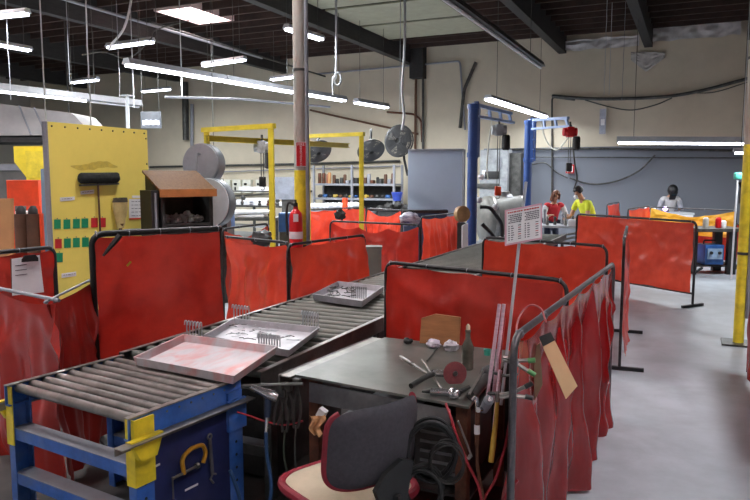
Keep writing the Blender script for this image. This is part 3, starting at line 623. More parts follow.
solo('pry_rod', MB().cyl(ad(458, 421, 2.98), ad(472, 457, 2.98), .005, seg=8).cyl(ad(471, 455, 2.98), ad(468, 459, 2.98), .009), STEEL, 'thin steel rod with a foot hanging under the bench corner', 'rod')
hose([(516, 345, 3.0), (517, 325, 3.1), (522, 312, 3.15), (531, 305, 3.15), (541, 309, 3.1), (546, 322, 3.05)], .0045, mat('pale_red_wire', (176, 80, 84), .4), 'thin pale red wire loop arching over the near corner of the aisle curtain rail', 'wire', 'wire_loop')
# spring clamps on the black screen post
def spring_clamp(c, d, label, tip):
    t = thing('spring_clamp', label, 'clamp', c); d = V(d).normalized(); u = V((0, 0, 1)); s = d.cross(u)
    for k in (-1, 1):
        obj('jaw', MB().tube([c-d*.075+u*k*.03, c+u*k*.006, c+d*.055+u*k*.006], .0085, 6), STEEL, t)
        obj('grip', MB().cyl(c-d*.08+u*k*.032, c-d*.05+u*k*.02, .0105), tip, t)
    obj('spring', MB().cyl(c-s*.014, c+s*.014, .013), CHROME, t)
rgt = RGT
spring_clamp(ad(516, 362, 2.86), (-1, -.2, .25), 'spring clamp with green grips on the black curtain post', GREEN)
spring_clamp(ad(513, 394, 2.84), (-1, -.3, -.25), 'spring clamp with black grips lower on the black curtain post', BLACK)
# cardboard strip and thin board hanging on the aisle curtain
t = thing('cardboard_strip', 'pale cardboard strip hanging tilted on the aisle curtain', 'cardboard', ad(566, 398, 3.02))
qd = [ad(539, 338, 3.06), ad(551, 333, 3.06), ad(577.5, 386, 3.02), ad(566, 399, 3.02)]
obj('strip', MB().prism(qd, FWD*.006), PALE, t, False)
obj('tape', MB().prism([qd[0].lerp(qd[3], -.02)-FWD*.001, qd[1].lerp(qd[2], -.02)-FWD*.001, qd[1].lerp(qd[2], .14)-FWD*.001, qd[0].lerp(qd[3], .14)-FWD*.001], -FWD*.002), DARK, t, False)
solo('board_strip', MB().prism([ad(534, 347, 3.12), ad(540, 343, 3.12), ad(542.5, 385, 3.12), ad(534.5, 401, 3.12)], FWD*.012), mat('grey_wood', (128, 108, 84), .7, 0, .15, 6), 'narrow grey wooden strip hanging behind the pale cardboard', 'board', smooth=False)

# ---------------------------------------------------------------- sign on its leaning pole
t = thing('notice_sign', 'white printed notice board with pink edge on a thin leaning pole', 'sign', ad(501, 405, 3.3))
obj('pole', MB().cyl(ad(526, 182, 3.3), ad(501, 405, 3.3), .0075, seg=10), LGREY, t)
sq = [ad(505, 246, 3.27), ad(505, 210, 3.27), ad(542, 203, 3.27), ad(542, 239, 3.27)]
sn = (sq[1]-sq[0]).cross(sq[2]-sq[1]).normalized(); sn = sn if sn.dot(FWD) < 0 else -sn
obj('board', MB().prism(sq, -sn*.006), mat('pink_edge', (220, 170, 186), .6, 0, .05), t, False)
def bil(u, v, o): return (sq[1]*(1-u)*v+sq[2]*u*v+sq[0]*(1-u)*(1-v)+sq[3]*u*(1-v))+sn*o
obj('printed_sheet', MB().prism([bil(.04, .05, .001), bil(.04, .95, .001), bil(.96, .95, .001), bil(.96, .05, .001)], sn*.001), WHITE, t, False)
ink = MB(); rk_ = MB()
def dash(b, u0, u1, v, h): b.prism([bil(u0, v, .0025), bil(u0, v+h, .0025), bil(u1, v+h, .0025), bil(u1, v, .0025)], sn*.0006)
for c0, c1 in ((.09, .45), (.53, .92)):
    r_ = random.Random(int(c0*100))
    u = c0-.02
    while u < c1: l = r_.uniform(.03, .07); dash(rk_, u, min(u+l, c1+.02), .88, .035); u += l+.012
    for k, v in enumerate((.8, .75, .7, .65, .6)):
        u = c0+(.04 if k % 2 else 0)
        while u < c1-.02: l = r_.uniform(.02, .06); dash(ink, u, min(u+l, c1), v, .026); u += l+.012
    for k in range(7):
        v = .5-.062*k; dash(ink, c0, c0+.03, v, .03); dash(ink, c0+.07, c0+.12+.04*r_.random(), v, .022); dash(rk_ if k % 3 == 1 else ink, c1-.1, c1-.02, v, .022)
obj('dark_print', ink, INK, t, False); obj('red_print', rk_, RINK, t, False)

# ---------------------------------------------------------------- office chair
SC = V((-1.35, 2.64, 0)); n_ = V((-.9, .44, 0)).normalized(); s_ = V((n_.y, -n_.x, 0)); s_ = s_ if s_.y > 0 else -s_
BC = V((-1.115, 2.51, 0))
ch = thing('office_chair', 'worn office chair with charcoal back and stained cream seat in front of the workbench', 'chair', SC)
def sqc(a, p=.5):
    c_, s2 = cos(a), sin(a); return (abs(c_)**p)*(1 if c_ > 0 else -1), (abs(s2)**p)*(1 if s2 > 0 else -1)
def seat_top(u, v):
    x, y = sqc(2*pi*u); r_ = v; e = max(0, 1-r_**5)
    return SC+n_*(x*.255*r_)+s_*(y*.245*r_)+V((0, 0, .475+.045*e**.5-.012*(1-r_)))
obj('seat_cushion', MB().grid(seat_top, 48, 12), SEATF, ch)
def seat_under(u, v):
    x, y = sqc(2*pi*u); return SC+n_*(x*.262*v)+s_*(y*.252*v)+V((0, 0, .475-.05*(1-v**4)))
obj('seat_shell', MB().grid(seat_under, 48, 8), BLACK, ch)
obj('seat_piping', MB().tube([SC+n_*(sqc(2*pi*k/60)[0]*.258)+s_*(sqc(2*pi*k/60)[1]*.248)+V((0, 0, .48)) for k in range(60)], .021, 8, True), MAR, ch)
ZB, HB, WB = .755, .175, .235
def bk(x, y): return BC+s_*(x*WB)+n_*(.075*x*x-.02*y)+V((0, 0, ZB+y*HB))
def back_side(sgn, th):
    def fn(u, v):
        x, y = sqc(2*pi*u, .42); return bk(x*v, y*v)+n_*(sgn*th*max(0, 1-v**6)**.5)
    return fn
obj('backrest', MB().grid(back_side(-1, .032), 56, 12), FAB, ch); obj('back_cushion', MB().grid(back_side(1, .035), 56, 12), SEATF, ch)
obj('back_piping', MB().tube([bk(*sqc(pi*.72+pi*1.56*k/72, .42))+n_*.014 for k in range(73)], .014, 8), MAR, ch)
c = BC-n_*.045
obj('back_bracket', MB().prism([c-s_*.06+V((0, 0, .5)), c+s_*.06+V((0, 0, .5)), c+s_*.1+V((0, 0, .68)), c+s_*.04+V((0, 0, .7)), c-s_*.05+V((0, 0, .66)), c-s_*.1+V((0, 0, .6))], -n_*.025).beam(c-n_*.01+V((0, 0, .5)), SC+V((0, 0, .43))-n_*.05, .06, .03).beam(c-n_*.012+V((0, 0, .43)), c-n_*.012+V((0, 0, .56)), .06, .03), BLACK, ch)
obj('pedestal', MB().lathe([(.05, .1), (.03, .14), (.028, .28), (.02, .29), (.02, .42), (.07, .435)], SC), BLACK, ch)
for k in range(5):
    a = k*2*pi/5+.3; e = SC+V((cos(a)*.28, sin(a)*.28, .075)); lg = obj('leg', MB().tube([SC+V((0, 0, .11)), SC+V((cos(a)*.15, sin(a)*.15, .1)), e], .02, 8, rs=[.028, .022, .016]), BLACK, ch)
    w = V((-sin(a), cos(a), 0)); obj('caster', MB().cyl(e+V((0, 0, -.047))-w*.02, e+V((0, 0, -.047))+w*.02, .027), RUB, lg)

# ---------------------------------------------------------------- air tools and clamps hanging between conveyor and bench
HD = 3.4
t = thing('pistol_drill', 'chrome pistol drill with dark blue grip hanging left of the workbench', 'drill', ad(267, 420, HD))
obj('body', MB().lathe([(.012, -.09), (.016, -.06), (.02, -.02), (.026, 0), (.027, .03), (.02, .05)], ad(268, 394, HD), ad(272, 398, HD)-ad(256, 391, HD)), CHROME, t)
obj('grip', MB().tube([ad(268.5, 396, HD), ad(268, 405, HD), ad(267, 417, HD)], .016, 10, rs=[.016, .017, .014]), mat('dark_blue_rubber', (36, 54, 86), .5), t)
obj('chuck', MB().cyl(ad(255, 390.5, HD), ad(249, 388, HD), .011, .006), DSTEEL, t); obj('fitting', MB().cyl(ad(267, 417, HD), ad(266, 434, HD), .009, .007), CHROME, t)
hose([(266, 432, HD), (267, 455, HD), (271, 480, HD), (270, 500, HD), (260, 520, HD), (245, 515, HD), (238, 492, HD), (230, 470, HD)], .009, HOSEB, 'blue air hose hanging from the pistol drill')
hose([(237, 412, 3.5), (250, 416, 3.5), (264, 421, 3.5), (285, 425, 3.5), (303, 421, 3.5)], .005, HOSER, 'thin red hose strung from the blue leg past the pistol drill')
for k, (x0, y0, x1, y1) in enumerate(((280, 392, 278, 425), (288, 390, 291, 420), (283, 396, 287, 432), (297, 385, 298, 428))):
    a, b_ = ad(x0, y0, 3.5), ad(x1, y1, 3.5); t = thing('hand_clamp', ('dark pliers shaped clamp hanging closest to the pistol drill', 'dark clamp hanging second from the pistol drill', 'dark clamp hanging low between the two dark clamps', 'dark long clamp hanging nearest the apron')[k], 'clamp', b_, 'dark clamps hanging beside the bench')
    obj('arm', MB().tube(curve([a, a.lerp(b_, .5)+RGT*.018, b_]), .009, 6), DARK, t); obj('arm', MB().tube(curve([a, a.lerp(b_, .5)-RGT*.018, b_-RGT*.02]), .009, 6), DARK, t); obj('jaw', MB().box(a+V((0, 0, .015)), (.04, .03, .04), None, .006), DSTEEL, t)
solo('hanging_rail', MB().tube([ad(243, 386, 3.55), ad(303, 384, 3.45)], .009, 6), DSTEEL, 'dark steel bar holding the hanging clamps between conveyor and bench', 'rail')
hose([(285, 430, 3.5), (284, 455, 3.5), (289, 480, 3.5), (293, 510, 3.5)], .006, mat('dull_green_cable', (52, 60, 50), .6), 'thin dull green cable hanging below the dark clamps', 'cable')
hose([(296, 425, 3.48), (295, 450, 3.48), (297, 490, 3.48), (298, 512, 3.48)], .005, DSTEEL, 'thin grey cable hanging below the dark clamps', 'cable')
b = MB(); c = ad(317, 424, 2.99)
b.grid(lambda u, v: c+RGT*((u-.5)*.07*(1-.5*v)+.01*sin(7*v))+V((0, 0, .035-.09*v+.02*abs(u-.5)))-FWD*(.015*sin(9*u+2*v)+.01), 14, 12)
solo('rag', b, CLOTHT, 'tan rag hanging under the front apron of the workbench', 'rag')
solo('paper_box', MB().box(ad(322, 413, 3.02), (.035, .03, .04), Matrix.Rotation(.5, 3, 'Y')), WPL, 'tiny white box tucked under the apron above the tan rag', 'box', smooth=False)
solo('floor_tone', MB().box((-2.45, 3.1, .006), (3.6, 3.4, .012), None, .004), mat('grimy_dark_sheet', (62, 59, 58), .7, 0, .2, 3, dust=.3, dcol=(100, 96, 92)), 'added dark sheet for the grimy floor under the near conveyor and the workbench', 'dark sheet')  # added sheet darkens the grimy floor here; it is no mat
for k, (x, y, sx, sy, h, l) in enumerate(((-2.6, 3.85, .7, .9, .56, 'added dark drawer unit under the trays on the rollers'), (-2.62, 5.4, .7, .8, .6, 'added dark drawer unit under the farthest tray'))):  # added dark boxes fill the cluttered gap and block the view through
    t = thing('filler_drawer_unit', l, 'drawer unit', (x, y, 0)); obj('body', MB().box((x, y, .02+h/2), (sx, sy, h), None, .01), DARK, t)
    for j in range(3):
        z = .02+h*(j+.5)/3; d_ = obj('drawer', MB().box((x, y-sy/2-.008, z), (sx*.94, .016, h*.29), None, .004), DARK, t); obj('handle', MB().cyl((x-.1, y-sy/2-.03, z), (x+.1, y-sy/2-.03, z), .008, seg=8), APRON, d_)
# ---------------------------------------------------------------- yellow board and what hangs on it
BX = -6.95; Z3 = V((0, 0, 1))
t = thing('tool_board', 'tall yellow painted board with coloured cards, behind the black framed screen', 'board', (BX, 6.7, 0))
y0, y1, zt = 5.86, 7.5, 2.48
obj('panel', MB().box((BX-.02, (y0+y1)/2, zt/2+.02), (.04, y1-y0, zt)), BOARDY, t, False)
obj('edge_strip', MB().box((BX-.03, y0-.012, zt/2+.02), (.07, .024, zt)), GREY, t, False)
b = MB()
for k in range(9): b.sph((BX+.002, y0+.06+(y1-y0-.12)*k/8, zt-.03), .012, seg=6)
for k in range(6): b.sph((BX+.002, y1-.03, zt-.1-.35*k), .012, seg=6)
obj('nails', b, DARK, t)
for sy in (.12, -.12): obj('foot', MB().box((BX-.02, (y0 if sy > 0 else y1)+sy, .02), (.6, .06, .04)), DARK, t)
smear = MB(); 
smear.grid(lambda u, v: ax(70+48*u, 166+(v-.5)*7*(sin(pi*u)**.6)*(1+.5*noise.noise(V((u*7, v, 1))))+1.5*sin(7*u), BX)+V((.002, 0, 0)), 40, 6)
obj('grime_mark', smear, mat('grimy_board', (218, 192, 76), .6, 0, .05, 14, c2=(190, 168, 74)), t)
def onb(px, py, off=.0): return ax(px, py, BX+off)
def card(px, py, w, h, m, nm, label=None):
    q = [onb(px, py, .004), onb(px+w, py, .004), onb(px+w, py+h, .004), onb(px, py+h, .004)]
    b = MB().prism(q, (.004, 0, 0)); o = obj(nm, b, m, None, False); return o
cards = [(54, 219.5, GRN), (63.5, 219.5, GRN), (73, 219, GRN), (81.5, 218.5, GRN), (91, 218, RCARD), (99, 218, RCARD), (55, 239, RCARD), (64, 238.5, GRN), (73, 238, GRN), (82, 237.5, GRN), (56, 253, GRN)]
for px, py, m in cards:
    q = onb(px+3, py+5, .006); row = 'upper' if py < 225 else 'middle' if py < 245 else 'lowest'
    k = MB(); qq = [onb(px, py, .003), onb(px+6.6, py-.2, .003), onb(px+6.6, py+9.2, .003), onb(px, py+9.5, .003)]; k.prism(qq, (.004, 0, 0))
    cname = 'green' if m is GRN else 'red'
    if row == 'upper': w_ = {54: 'first green card', 63.5: 'second green card', 73: 'third green card', 81.5: 'fourth green card, next to the red ones,', 91: 'red card next to the green ones', 99: 'red card under the broom handle'}[px]
    elif row == 'middle': w_ = {55: 'only red card', 64: 'green card beside the red one', 73: 'second green card', 82: 'last green card, at the screen frame,'}[px]
    else: w_ = 'single green card'
    t2 = thing('tag_card', f'{w_} in the {row} row on the yellow board', 'card', q, 'cards on the yellow board')
    obj('card', k, m, t2, False); obj('hook', MB().sph(onb(px+3.3, py-1, .008), .008, seg=6), STEEL, t2)
def paper(pts, label, cat, m=WHITE, lines=0, edge=None):
    q = [onb(*p, .004) for p in pts]; t2 = thing('paper_label', label, cat, q[3]); obj('sheet', MB().prism(q, (.003, 0, 0)), m, t2, False)
    if lines:
        b = MB()
        for k in range(lines):
            v = (k+.7)/(lines+.6); a = q[0].lerp(q[3], v); c = q[1].lerp(q[2], v); r_ = random.Random(k+len(label)); u = .1
            while u < .85: l = r_.uniform(.06, .2); b.beam(a.lerp(c, u)+V((.008, 0, 0)), a.lerp(c, min(.92, u+l))+V((.008, 0, 0)), .006, .002, V((1, 0, 0))); u += l+.05
        obj('print', b, INK, t2, False)
    if edge: obj('border', MB().beam(q[3]+V((.006, 0, 0)), q[2]+V((.006, 0, 0)), .02, .003, V((1, 0, 0))), edge, t2, False)
paper([(60, 197.5), (74.5, 196.5), (74.5, 200), (60, 201.5)], 'long white label strip on the yellow board left of the broom handle', 'label', lines=1)
paper([(80.5, 191), (94, 189.5), (94, 193.5), (80.5, 194.5)], 'white label strip on the yellow board just under the broom head', 'label', lines=1)
paper([(61.5, 273.5), (76, 271.5), (76, 276), (61.5, 278)], 'white label strip low on the yellow board near the curtain corner', 'label', lines=1)
paper([(132, 195.5), (144.5, 195.5), (144.5, 198), (132, 198)], 'small white strip above the printed sheet on the yellow board', 'label')
paper([(129, 199), (149, 199), (149, 218), (129, 219)], 'white printed sheet with orange border on the yellow board', 'notice', lines=5, edge=ORPL)
paper([(124, 229), (149, 228), (149, 233), (124, 233)], 'white sheet at the bottom edge of the yellow board behind the screen', 'notice')
t = thing('broom', 'push broom with black head hung upside down on the yellow board', 'broom', onb(100, 250, .05))
h0, h1 = onb(78, 180, .05), onb(119.5, 179, .05)
b = MB(); n1 = 30
def bh(u, v):
    a = 2*pi*v; e = min(1, (1-abs(2*u-1))*9)**.5; return h0.lerp(h1, u)+V((.045*cos(a)*e, 0, .068*sin(a)*e+.02))+V((.012*noise.noise(V((u*30, v*8, 0))), 0, .012*noise.noise(V((u*30, v*8, 4)))))
b.grid(bh, 30, 12); obj('bristle_head', b, PADB, t)
obj('head_bar', MB().beam(h0.lerp(h1, .04)-Z3*.065, h0.lerp(h1, .96)-Z3*.06, .04, .025), DSTEEL, t)
obj('handle', MB().cyl(onb(98, 183, .05), onb(101, 250, .05), .013), BROWN, t)
t = thing('hand_brush', 'worn pale hand brush with frayed bristles hung on the yellow board', 'brush', onb(120, 229, .05))
def hb(u, v):
    a = 2*pi*u; w = .055+.075*min(1, v*1.6)-.03*max(0, v-.85)*4; p = onb(120.5-.3*v, 228-30*v, .045); f = .012*noise.noise(V((v*9, u*12, 1)))
    return p+V((.035*sin(a), w*cos(a)+f, (.02*noise.noise(V((cos(a)*3, v*4, 2))) if v > .9 else 0)))
obj('bristles', MB().grid(hb, 20, 20), BRIST, t); obj('dark_tips', MB().grid(lambda u, v: hb(u, .86+.15*v)+V((.004*sin(2*pi*u), .004*cos(2*pi*u), 0)), 20, 4), mat('dark_bristle_tips', (84, 76, 62), .9, 0, .2, 40), t)
obj('handle', MB().lathe([(.02, -.07), (.024, 0), (.04, .04), (.045, .06)], onb(120.5, 228, .045)), OAK, t)

# clipboard on the red screen at the left
t = thing('clipboard', 'clipboard with white sheets hanging on the black framed red screen', 'clipboard', az(25, 292, .85))
d0, d1 = V(a := az(-60, 258, 1.2)), V(az(54, 247, 1.2)); dd = (d1-d0).normalized(); nn = V((dd.y, -dd.x, 0)); nn = nn if nn.dot(FWD) < 0 else -nn
def apl(px, py, o, n): v = ray(px, py); return EYEP+v*((o-EYEP).dot(n)/v.dot(n))
co_ = d0+nn*.06
cq = [apl(10.5, 259, co_, nn), apl(40, 255, co_, nn), apl(43.5, 291, co_, nn), apl(12, 294.5, co_, nn)]
obj('board', MB().prism(cq, -nn*.006), BROWN, t, False)
pq = [cq[0].lerp(cq[1], .03), cq[0].lerp(cq[1], .97), cq[2]-Z3*.01, cq[3]-Z3*.01]
obj('paper', MB().prism([p+nn*.002 for p in pq], nn*.005), WHITE, t, False)
b = MB()
for k in range(3):
    a_ = pq[0].lerp(pq[3], .2+.13*k); c_ = pq[1].lerp(pq[2], .2+.13*k); b.beam(a_.lerp(c_, .1)+nn*.008, a_.lerp(c_, .5)+nn*.008, .005, .001, nn)
obj('print', b, INK, t, False)
obj('clip', MB().prism([apl(21, 259, co_, nn), apl(24, 255.5, co_, nn), apl(34, 254.5, co_, nn), apl(37, 257.5, co_, nn), apl(37, 261, co_, nn), apl(21, 262, co_, nn)], nn*.02), BLACK, t, False)

# blue panel, cardboard, orange stand and hopper left of the board
solo('painted_sheet', MB().prism([ad(40.5, 169, 8.3), ad(47.5, 168, 8.5), ad(52, 300, 8.5), ad(45, 300, 8.3)], V((-.02, .02, 0))), mat('flat_blue_panel', (62, 92, 160), .5, 0, .05), 'narrow blue panel edge behind the yellow board', 'panel', smooth=False)
solo('cardboard_sheet', MB().prism([ad(-30, 199, 6.6), ad(11, 198.5, 6.7), ad(13, 367, 6.7), ad(-28, 370, 6.6)], V((0, .03, 0))), CARD, 'brown cardboard sheet standing at the left behind the clipboard', 'cardboard', smooth=False)
def stand(px0, px1, py0, py1, d, m, label, depth=.4):
    a_, b_ = ad(px0, py0, d), ad(px1, py0, d); zt = a_.z; c = (a_+b_)/2; w = (b_-a_).length; return c, w, zt
c, w, zt = stand(8, 40, 180, 0, 9.6, None, '')
t = thing('orange_rack', 'orange steel rack with boxes left of the yellow board', 'rack', (c.x, c.y, 0))
Rz = Matrix.Rotation(YAW, 3, 'Z'); bk_ = Rz @ V((0, 1, 0))
for sx in (-1, 1):
    for dy in (0, .5): obj('upright', MB().box((c.x, c.y, zt/2) + Rz @ V((sx*w*.44, dy, 0)) if False else V((c.x, c.y, zt/2))+Rz @ V((sx*w*.44, dy, 0)), (.06, .06, zt), Rz), ORPL, t, False)
obj('top_panel', MB().box(V((c.x, c.y, zt-.18))+Rz @ V((0, -.04, 0)), (w, .03, .36), Rz, .01), ORPL, t)
for z in (1.25, .75, .3): obj('shelf', MB().box(V((c.x, c.y, z))+Rz @ V((0, .25, 0)), (w*.9, .5, .03), Rz), DSTEEL, t, False)
for k, (x, z, hx, hz, m, l) in enumerate(((-.16, .765, .2, .4, BROWN, 'dark brown box on the middle shelf of the orange rack, left one'), (.1, .765, .16, .44, CARD, 'light brown box on the middle shelf of the orange rack, right one'), (-.1, 1.265, .26, .1, WPL, 'low white box on the upper shelf of the orange rack'), (.12, .315, .2, .3, BROWN, 'brown box on the bottom shelf of the orange rack'))):
    solo('storage_box', MB().box(V((c.x, c.y, z+hz/2))+Rz @ V((x, .2, 0)), (hx, .3, hz), Rz, .008), m, l, 'box', 'boxes on the orange rack')
for k, px in enumerate((21, 33)):
    a_ = ad(px, 214, 7.6); t2 = thing('drum_stand', ('dark cylinder stand with orange edge, nearer the cardboard', 'dark cylinder stand with orange edge, nearer the blue panel')[k], 'stand', (a_.x, a_.y, 0))
    obj('cylinder', MB().cyl((a_.x, a_.y, .75), (a_.x, a_.y, a_.z), .075), BROWN, t2); obj('edge', MB().box(V((a_.x, a_.y, .9))+Rz @ V((.09, 0, 0)), (.02, .06, 1.1), Rz), ORPL, t2); obj('base', MB().cyl((a_.x, a_.y, 0), (a_.x, a_.y, .75), .05), DARK, t2)
    obj('cap', MB().lathe([(.05, 0), (.05, .05), (.02, .09)], a_), DARK, t2)
c = ad(29, 168, 11.5); t = thing('hopper', 'yellow sheet metal hopper behind the top of the yellow board', 'hopper', (c.x, c.y, 0))
def hp(x, y, z): return c+Rz @ V((x, y, 0))+V((0, 0, z))
obj('bin', MB().prism([hp(-.24, 0, .36), hp(.3, 0, .36), hp(.3, 0, -.2), hp(-.02, 0, -.2), hp(-.24, 0, .1)], Rz @ V((0, .6, 0))), YEL, t, False)
obj('front_plate', MB().box(hp(.12, -.02, .06), (.3, .03, .44), Rz), mat('bright_yellow_plate', (240, 220, 70), .45), t, False)
for sx in (-.15, .25): obj('leg', MB().box((hp(sx, .3, 0).x, hp(sx, .3, 0).y, (c.z-.15)/2), (.07, .07, c.z-.15), Rz), DYEL, t, False)
c = ad(40, 120, 17); t = thing('exhaust_hood', 'wide grey sheet metal hood hanging at the left behind the trough light', 'hood', c)
def hd(px, py, d): return ad(px, py, d)
obj('canopy', MB().prism([hd(-60, 96, 17), hd(72, 113, 17), hd(93, 135, 17), hd(-60, 136, 17)], bk_*1.4), mat('hood_sheet', (172, 168, 168), .6, .1, .08, 2), t, False)
obj('rim', MB().box((hd(-60, 140, 17)+hd(92, 139, 17))/2+bk_*.7, ((hd(92, 139, 17)-hd(-60, 140, 17)).length, 1.45, .12), Rz), DARK, t, False)
for px in (19, 34): obj('seam', MB().cyl(hd(px, 103+.13*px, 16.97), hd(px+12, 135, 16.97), .02, seg=6), GREY, t)
for px in (-30, 60): q = hd(px, 112, 17)+bk_*.5; obj('hanger', MB().cyl(q, (q.x, q.y, ZC), .02, seg=6), DSTEEL, t)
c = ad(40, 152, 18.2); t = thing('spray_booth', 'booth darkened for the shadow under the grey hood', 'booth', (c.x, c.y, 0))
obj('side', MB().box((c.x, c.y, 1.1)+Rz @ V((0, 0, 0)) if False else V((c.x, c.y, 1.1)), (3.4, .8, 2.2), Rz), mat('booth_shadow_grey', (96, 94, 92), .7, 0, .15, 2), t, False)  # dark grey holds the shadow that lies below the hood
obj('front_frame', MB().box(V((c.x, c.y, 2.1))-bk_*.43, (3.5, .06, .16), Rz), GREY, t, False)

# lit lettering board
c = ad(151, 120, 15); t = thing('lit_board', 'dark hanging board with lit white lettering left of the long tube row', 'sign', c)
w = .44; obj('panel', MB().box(c, (w, .05, .36), Rz, .01), mat('dark_grey_board', (104, 108, 116), .5), t)
b = MB(); x = -.17
for k, wd in enumerate((.04, .05, .04, .03, .05, .05, .03)): b.box(c+Rz @ V((x+wd/2, -.03, 0))+V((0, 0, -.06+.01*(k % 2))), (wd, .012, .09), Rz); x += wd+.01
obj('lit_lettering', b, LED, t, False)
for sx in (-.18, .18): q = c+Rz @ V((sx, 0, 0)); obj('hanger', MB().cyl(q+V((0, 0, .18)), (q.x, q.y, ZC), .008, seg=5), DSTEEL, t)
# steel column under the trough
q = ad(129, 150, 13); 
t = thing('support_column', 'slim grey column under the unlit trough end', 'column', (q.x, q.y, 0)); obj('shaft', MB().cyl((q.x, q.y, 0), (q.x, q.y, 3.35), .035), LGREY, t); obj('head_plate', MB().box((q.x, q.y, 3.36), (.2, .2, .02)), LGREY, t)

# wood topped cabinet with plastic bags
cw = .7; c0 = ad(161, 192, 8.75); c0.z = 0; cd = V((.46, .888, 0)).normalized(); cb = V((-cd.y, cd.x, 0)); c1 = c0+cd*cw
t = thing('shop_desk', 'dark open cabinet with sloping wood lid and plastic bags inside', 'cabinet', (c0+c1)/2)
obj('lid', MB().prism([c0+Z3*1.69-cb*.04-cd*.03, c1+Z3*1.69-cb*.04+cd*.03, c1+cb*.58+Z3*1.94+cd*.03, c0+cb*.58+Z3*1.94-cd*.03], -Z3*.03), OAK, t, False)
obj('lid_edge', MB().beam(c0+Z3*1.645-cb*.045-cd*.035, c1+Z3*1.645-cb*.045+cd*.035, .03, .1), OAKE, t, False)
for p, s2 in ((c0, 1), (c1, -1)): obj('side_panel', MB().prism([p+Z3*.0, p+cb*.56, p+cb*.56+Z3*1.88, p+Z3*1.6], cd*s2*.045), DARK, t, False)
obj('back_panel', MB().beam(c0+cb*.55+Z3*.9, c1+cb*.55+Z3*.9, .02, 1.8), DARK, t, False)
for z in (1.22, .7, .15): obj('shelf', MB().prism([c0+Z3*z, c1+Z3*z, c1+Z3*z+cb*.54, c0+Z3*z+cb*.54], Z3*.025), DARK, t, False)
q = c0-cd*.1; 
t = thing('dark_locker', 'narrow dark upright locker left of the wood lidded cabinet', 'locker', q+cb*.2); obj('body', MB().prism([q-cd*.03, q+cd*.06, q+cd*.06+cb*.4, q-cd*.03+cb*.4], Z3*1.68), BLACK, t, False); obj('door_edge', MB().box(q+cd*.02+Z3*.85-cb*.012, (.02, .02, 1.6)), GREY, t, False)
for k, (f, r_) in enumerate(((.17, .08), (.4, .085), (.63, .1), (.85, .075))):
    solo('plastic_bag', MB().sph(c0+cd*cw*f+cb*.25+Z3*(1.245+r_*.62), r_, (1, .8, .72), None, 22, .7, k+3), CLEAR, ('crumpled clear bag at the left end inside the wood lidded cabinet', 'second crumpled bag from the left inside the wood lidded cabinet', 'tallest crumpled clear bag inside the wood lidded cabinet', 'small crumpled bag at the right end inside the wood lidded cabinet')[k], 'bag', 'plastic bags in the cabinet')

# two grey round drums
dn = (V((-.25, -1, .08))).normalized()
for k, (px, py, r_, d, l) in enumerate(((202, 164, .31, 10.3, 'upper grey round housing with a bar handle behind the wood lidded cabinet'), (209, 203, .36, 9.95, 'lower grey round housing beside the electric boxes'))):
    c = ad(px, py, d); ax_ = (Rz @ V((-.35, -1, .05))).normalized(); t = thing('round_housing', l, 'machine', (c.x, c.y, 0), 'grey round machine housings')
    obj('drum', MB().lathe([(r_*.96, .0), (r_, .03), (r_, .18), (r_*.92, .2)], c-ax_*.17, ax_, 36), mat('dark_drum_side', (112, 116, 124), .5, .2, .1), t)
    obj('face', MB().lathe([(r_*.985, 0), (r_*.97, .02), (.02, .024)], c+ax_*.035, ax_, 36), GREY if k == 0 else LGREY, t)
    if k == 0: obj('handle', MB().tube(fillet([c+ax_*.06+Z3*.14, c+ax_*.14+Z3*.14, c+ax_*.14-Z3*.16, c+ax_*.06-Z3*.16], .03), .022), GREY, t)
    else: obj('hub', MB().cyl(c+ax_*.05, c+ax_*.1, .05), GREY, t)
    obj('pedestal', MB().box((c.x-ax_.x*.25, c.y-ax_.y*.25, (c.z-r_*.9)/2+.03), (.3, .3, c.z-r_*.9+.06), Rz), DSTEEL, t, False)

# yellow gantry
t = thing('gantry_frame', 'yellow steel hoist gantry behind the wood lidded cabinet', 'gantry', (-5.9, 9.6, 0))
A, B, Cc, D = V((-6.75, 8.55, 2.56)), V((-5.5, 8.4, 2.57)), V((-6.28, 10.76, 2.57)), V((-5.14, 10.6, 2.57))
for p, r_ in ((A, .05), (B, .055), (Cc, .05), (D, .055)): lg = obj('leg', MB().box((p.x, p.y, (p.z-.03)/2), (.08, .08, p.z-.03), Rz, .01), YEL, t, False); obj('base_plate', MB().box((p.x, p.y, .008), (.22, .22, .016), Rz), YEL, lg, False)
obj('cross_beam', MB().beam(A-(B-A).normalized()*.08, B+(B-A).normalized()*.06, .08, .07), YEL, t, False); obj('cross_beam', MB().beam(Cc, D+(D-Cc).normalized()*.05, .08, .065), YEL, t, False)
E_ = V((-6.2, 12.2, 2.5)); A2 = V((-6.72, 8.5, 2.47)); i_ = MB(); i_.beam(A2, E_, .08, .01).beam(A2-Z3*.04, E_-Z3*.04, .01, .08).beam(A2-Z3*.08, E_-Z3*.08, .08, .01); obj('runway_beam', i_, mat('shaded_yellow_beam', (196, 176, 52), .5, 0, .1), t, False)  # olive tone puts the shaded underside into the yellow beam's colour
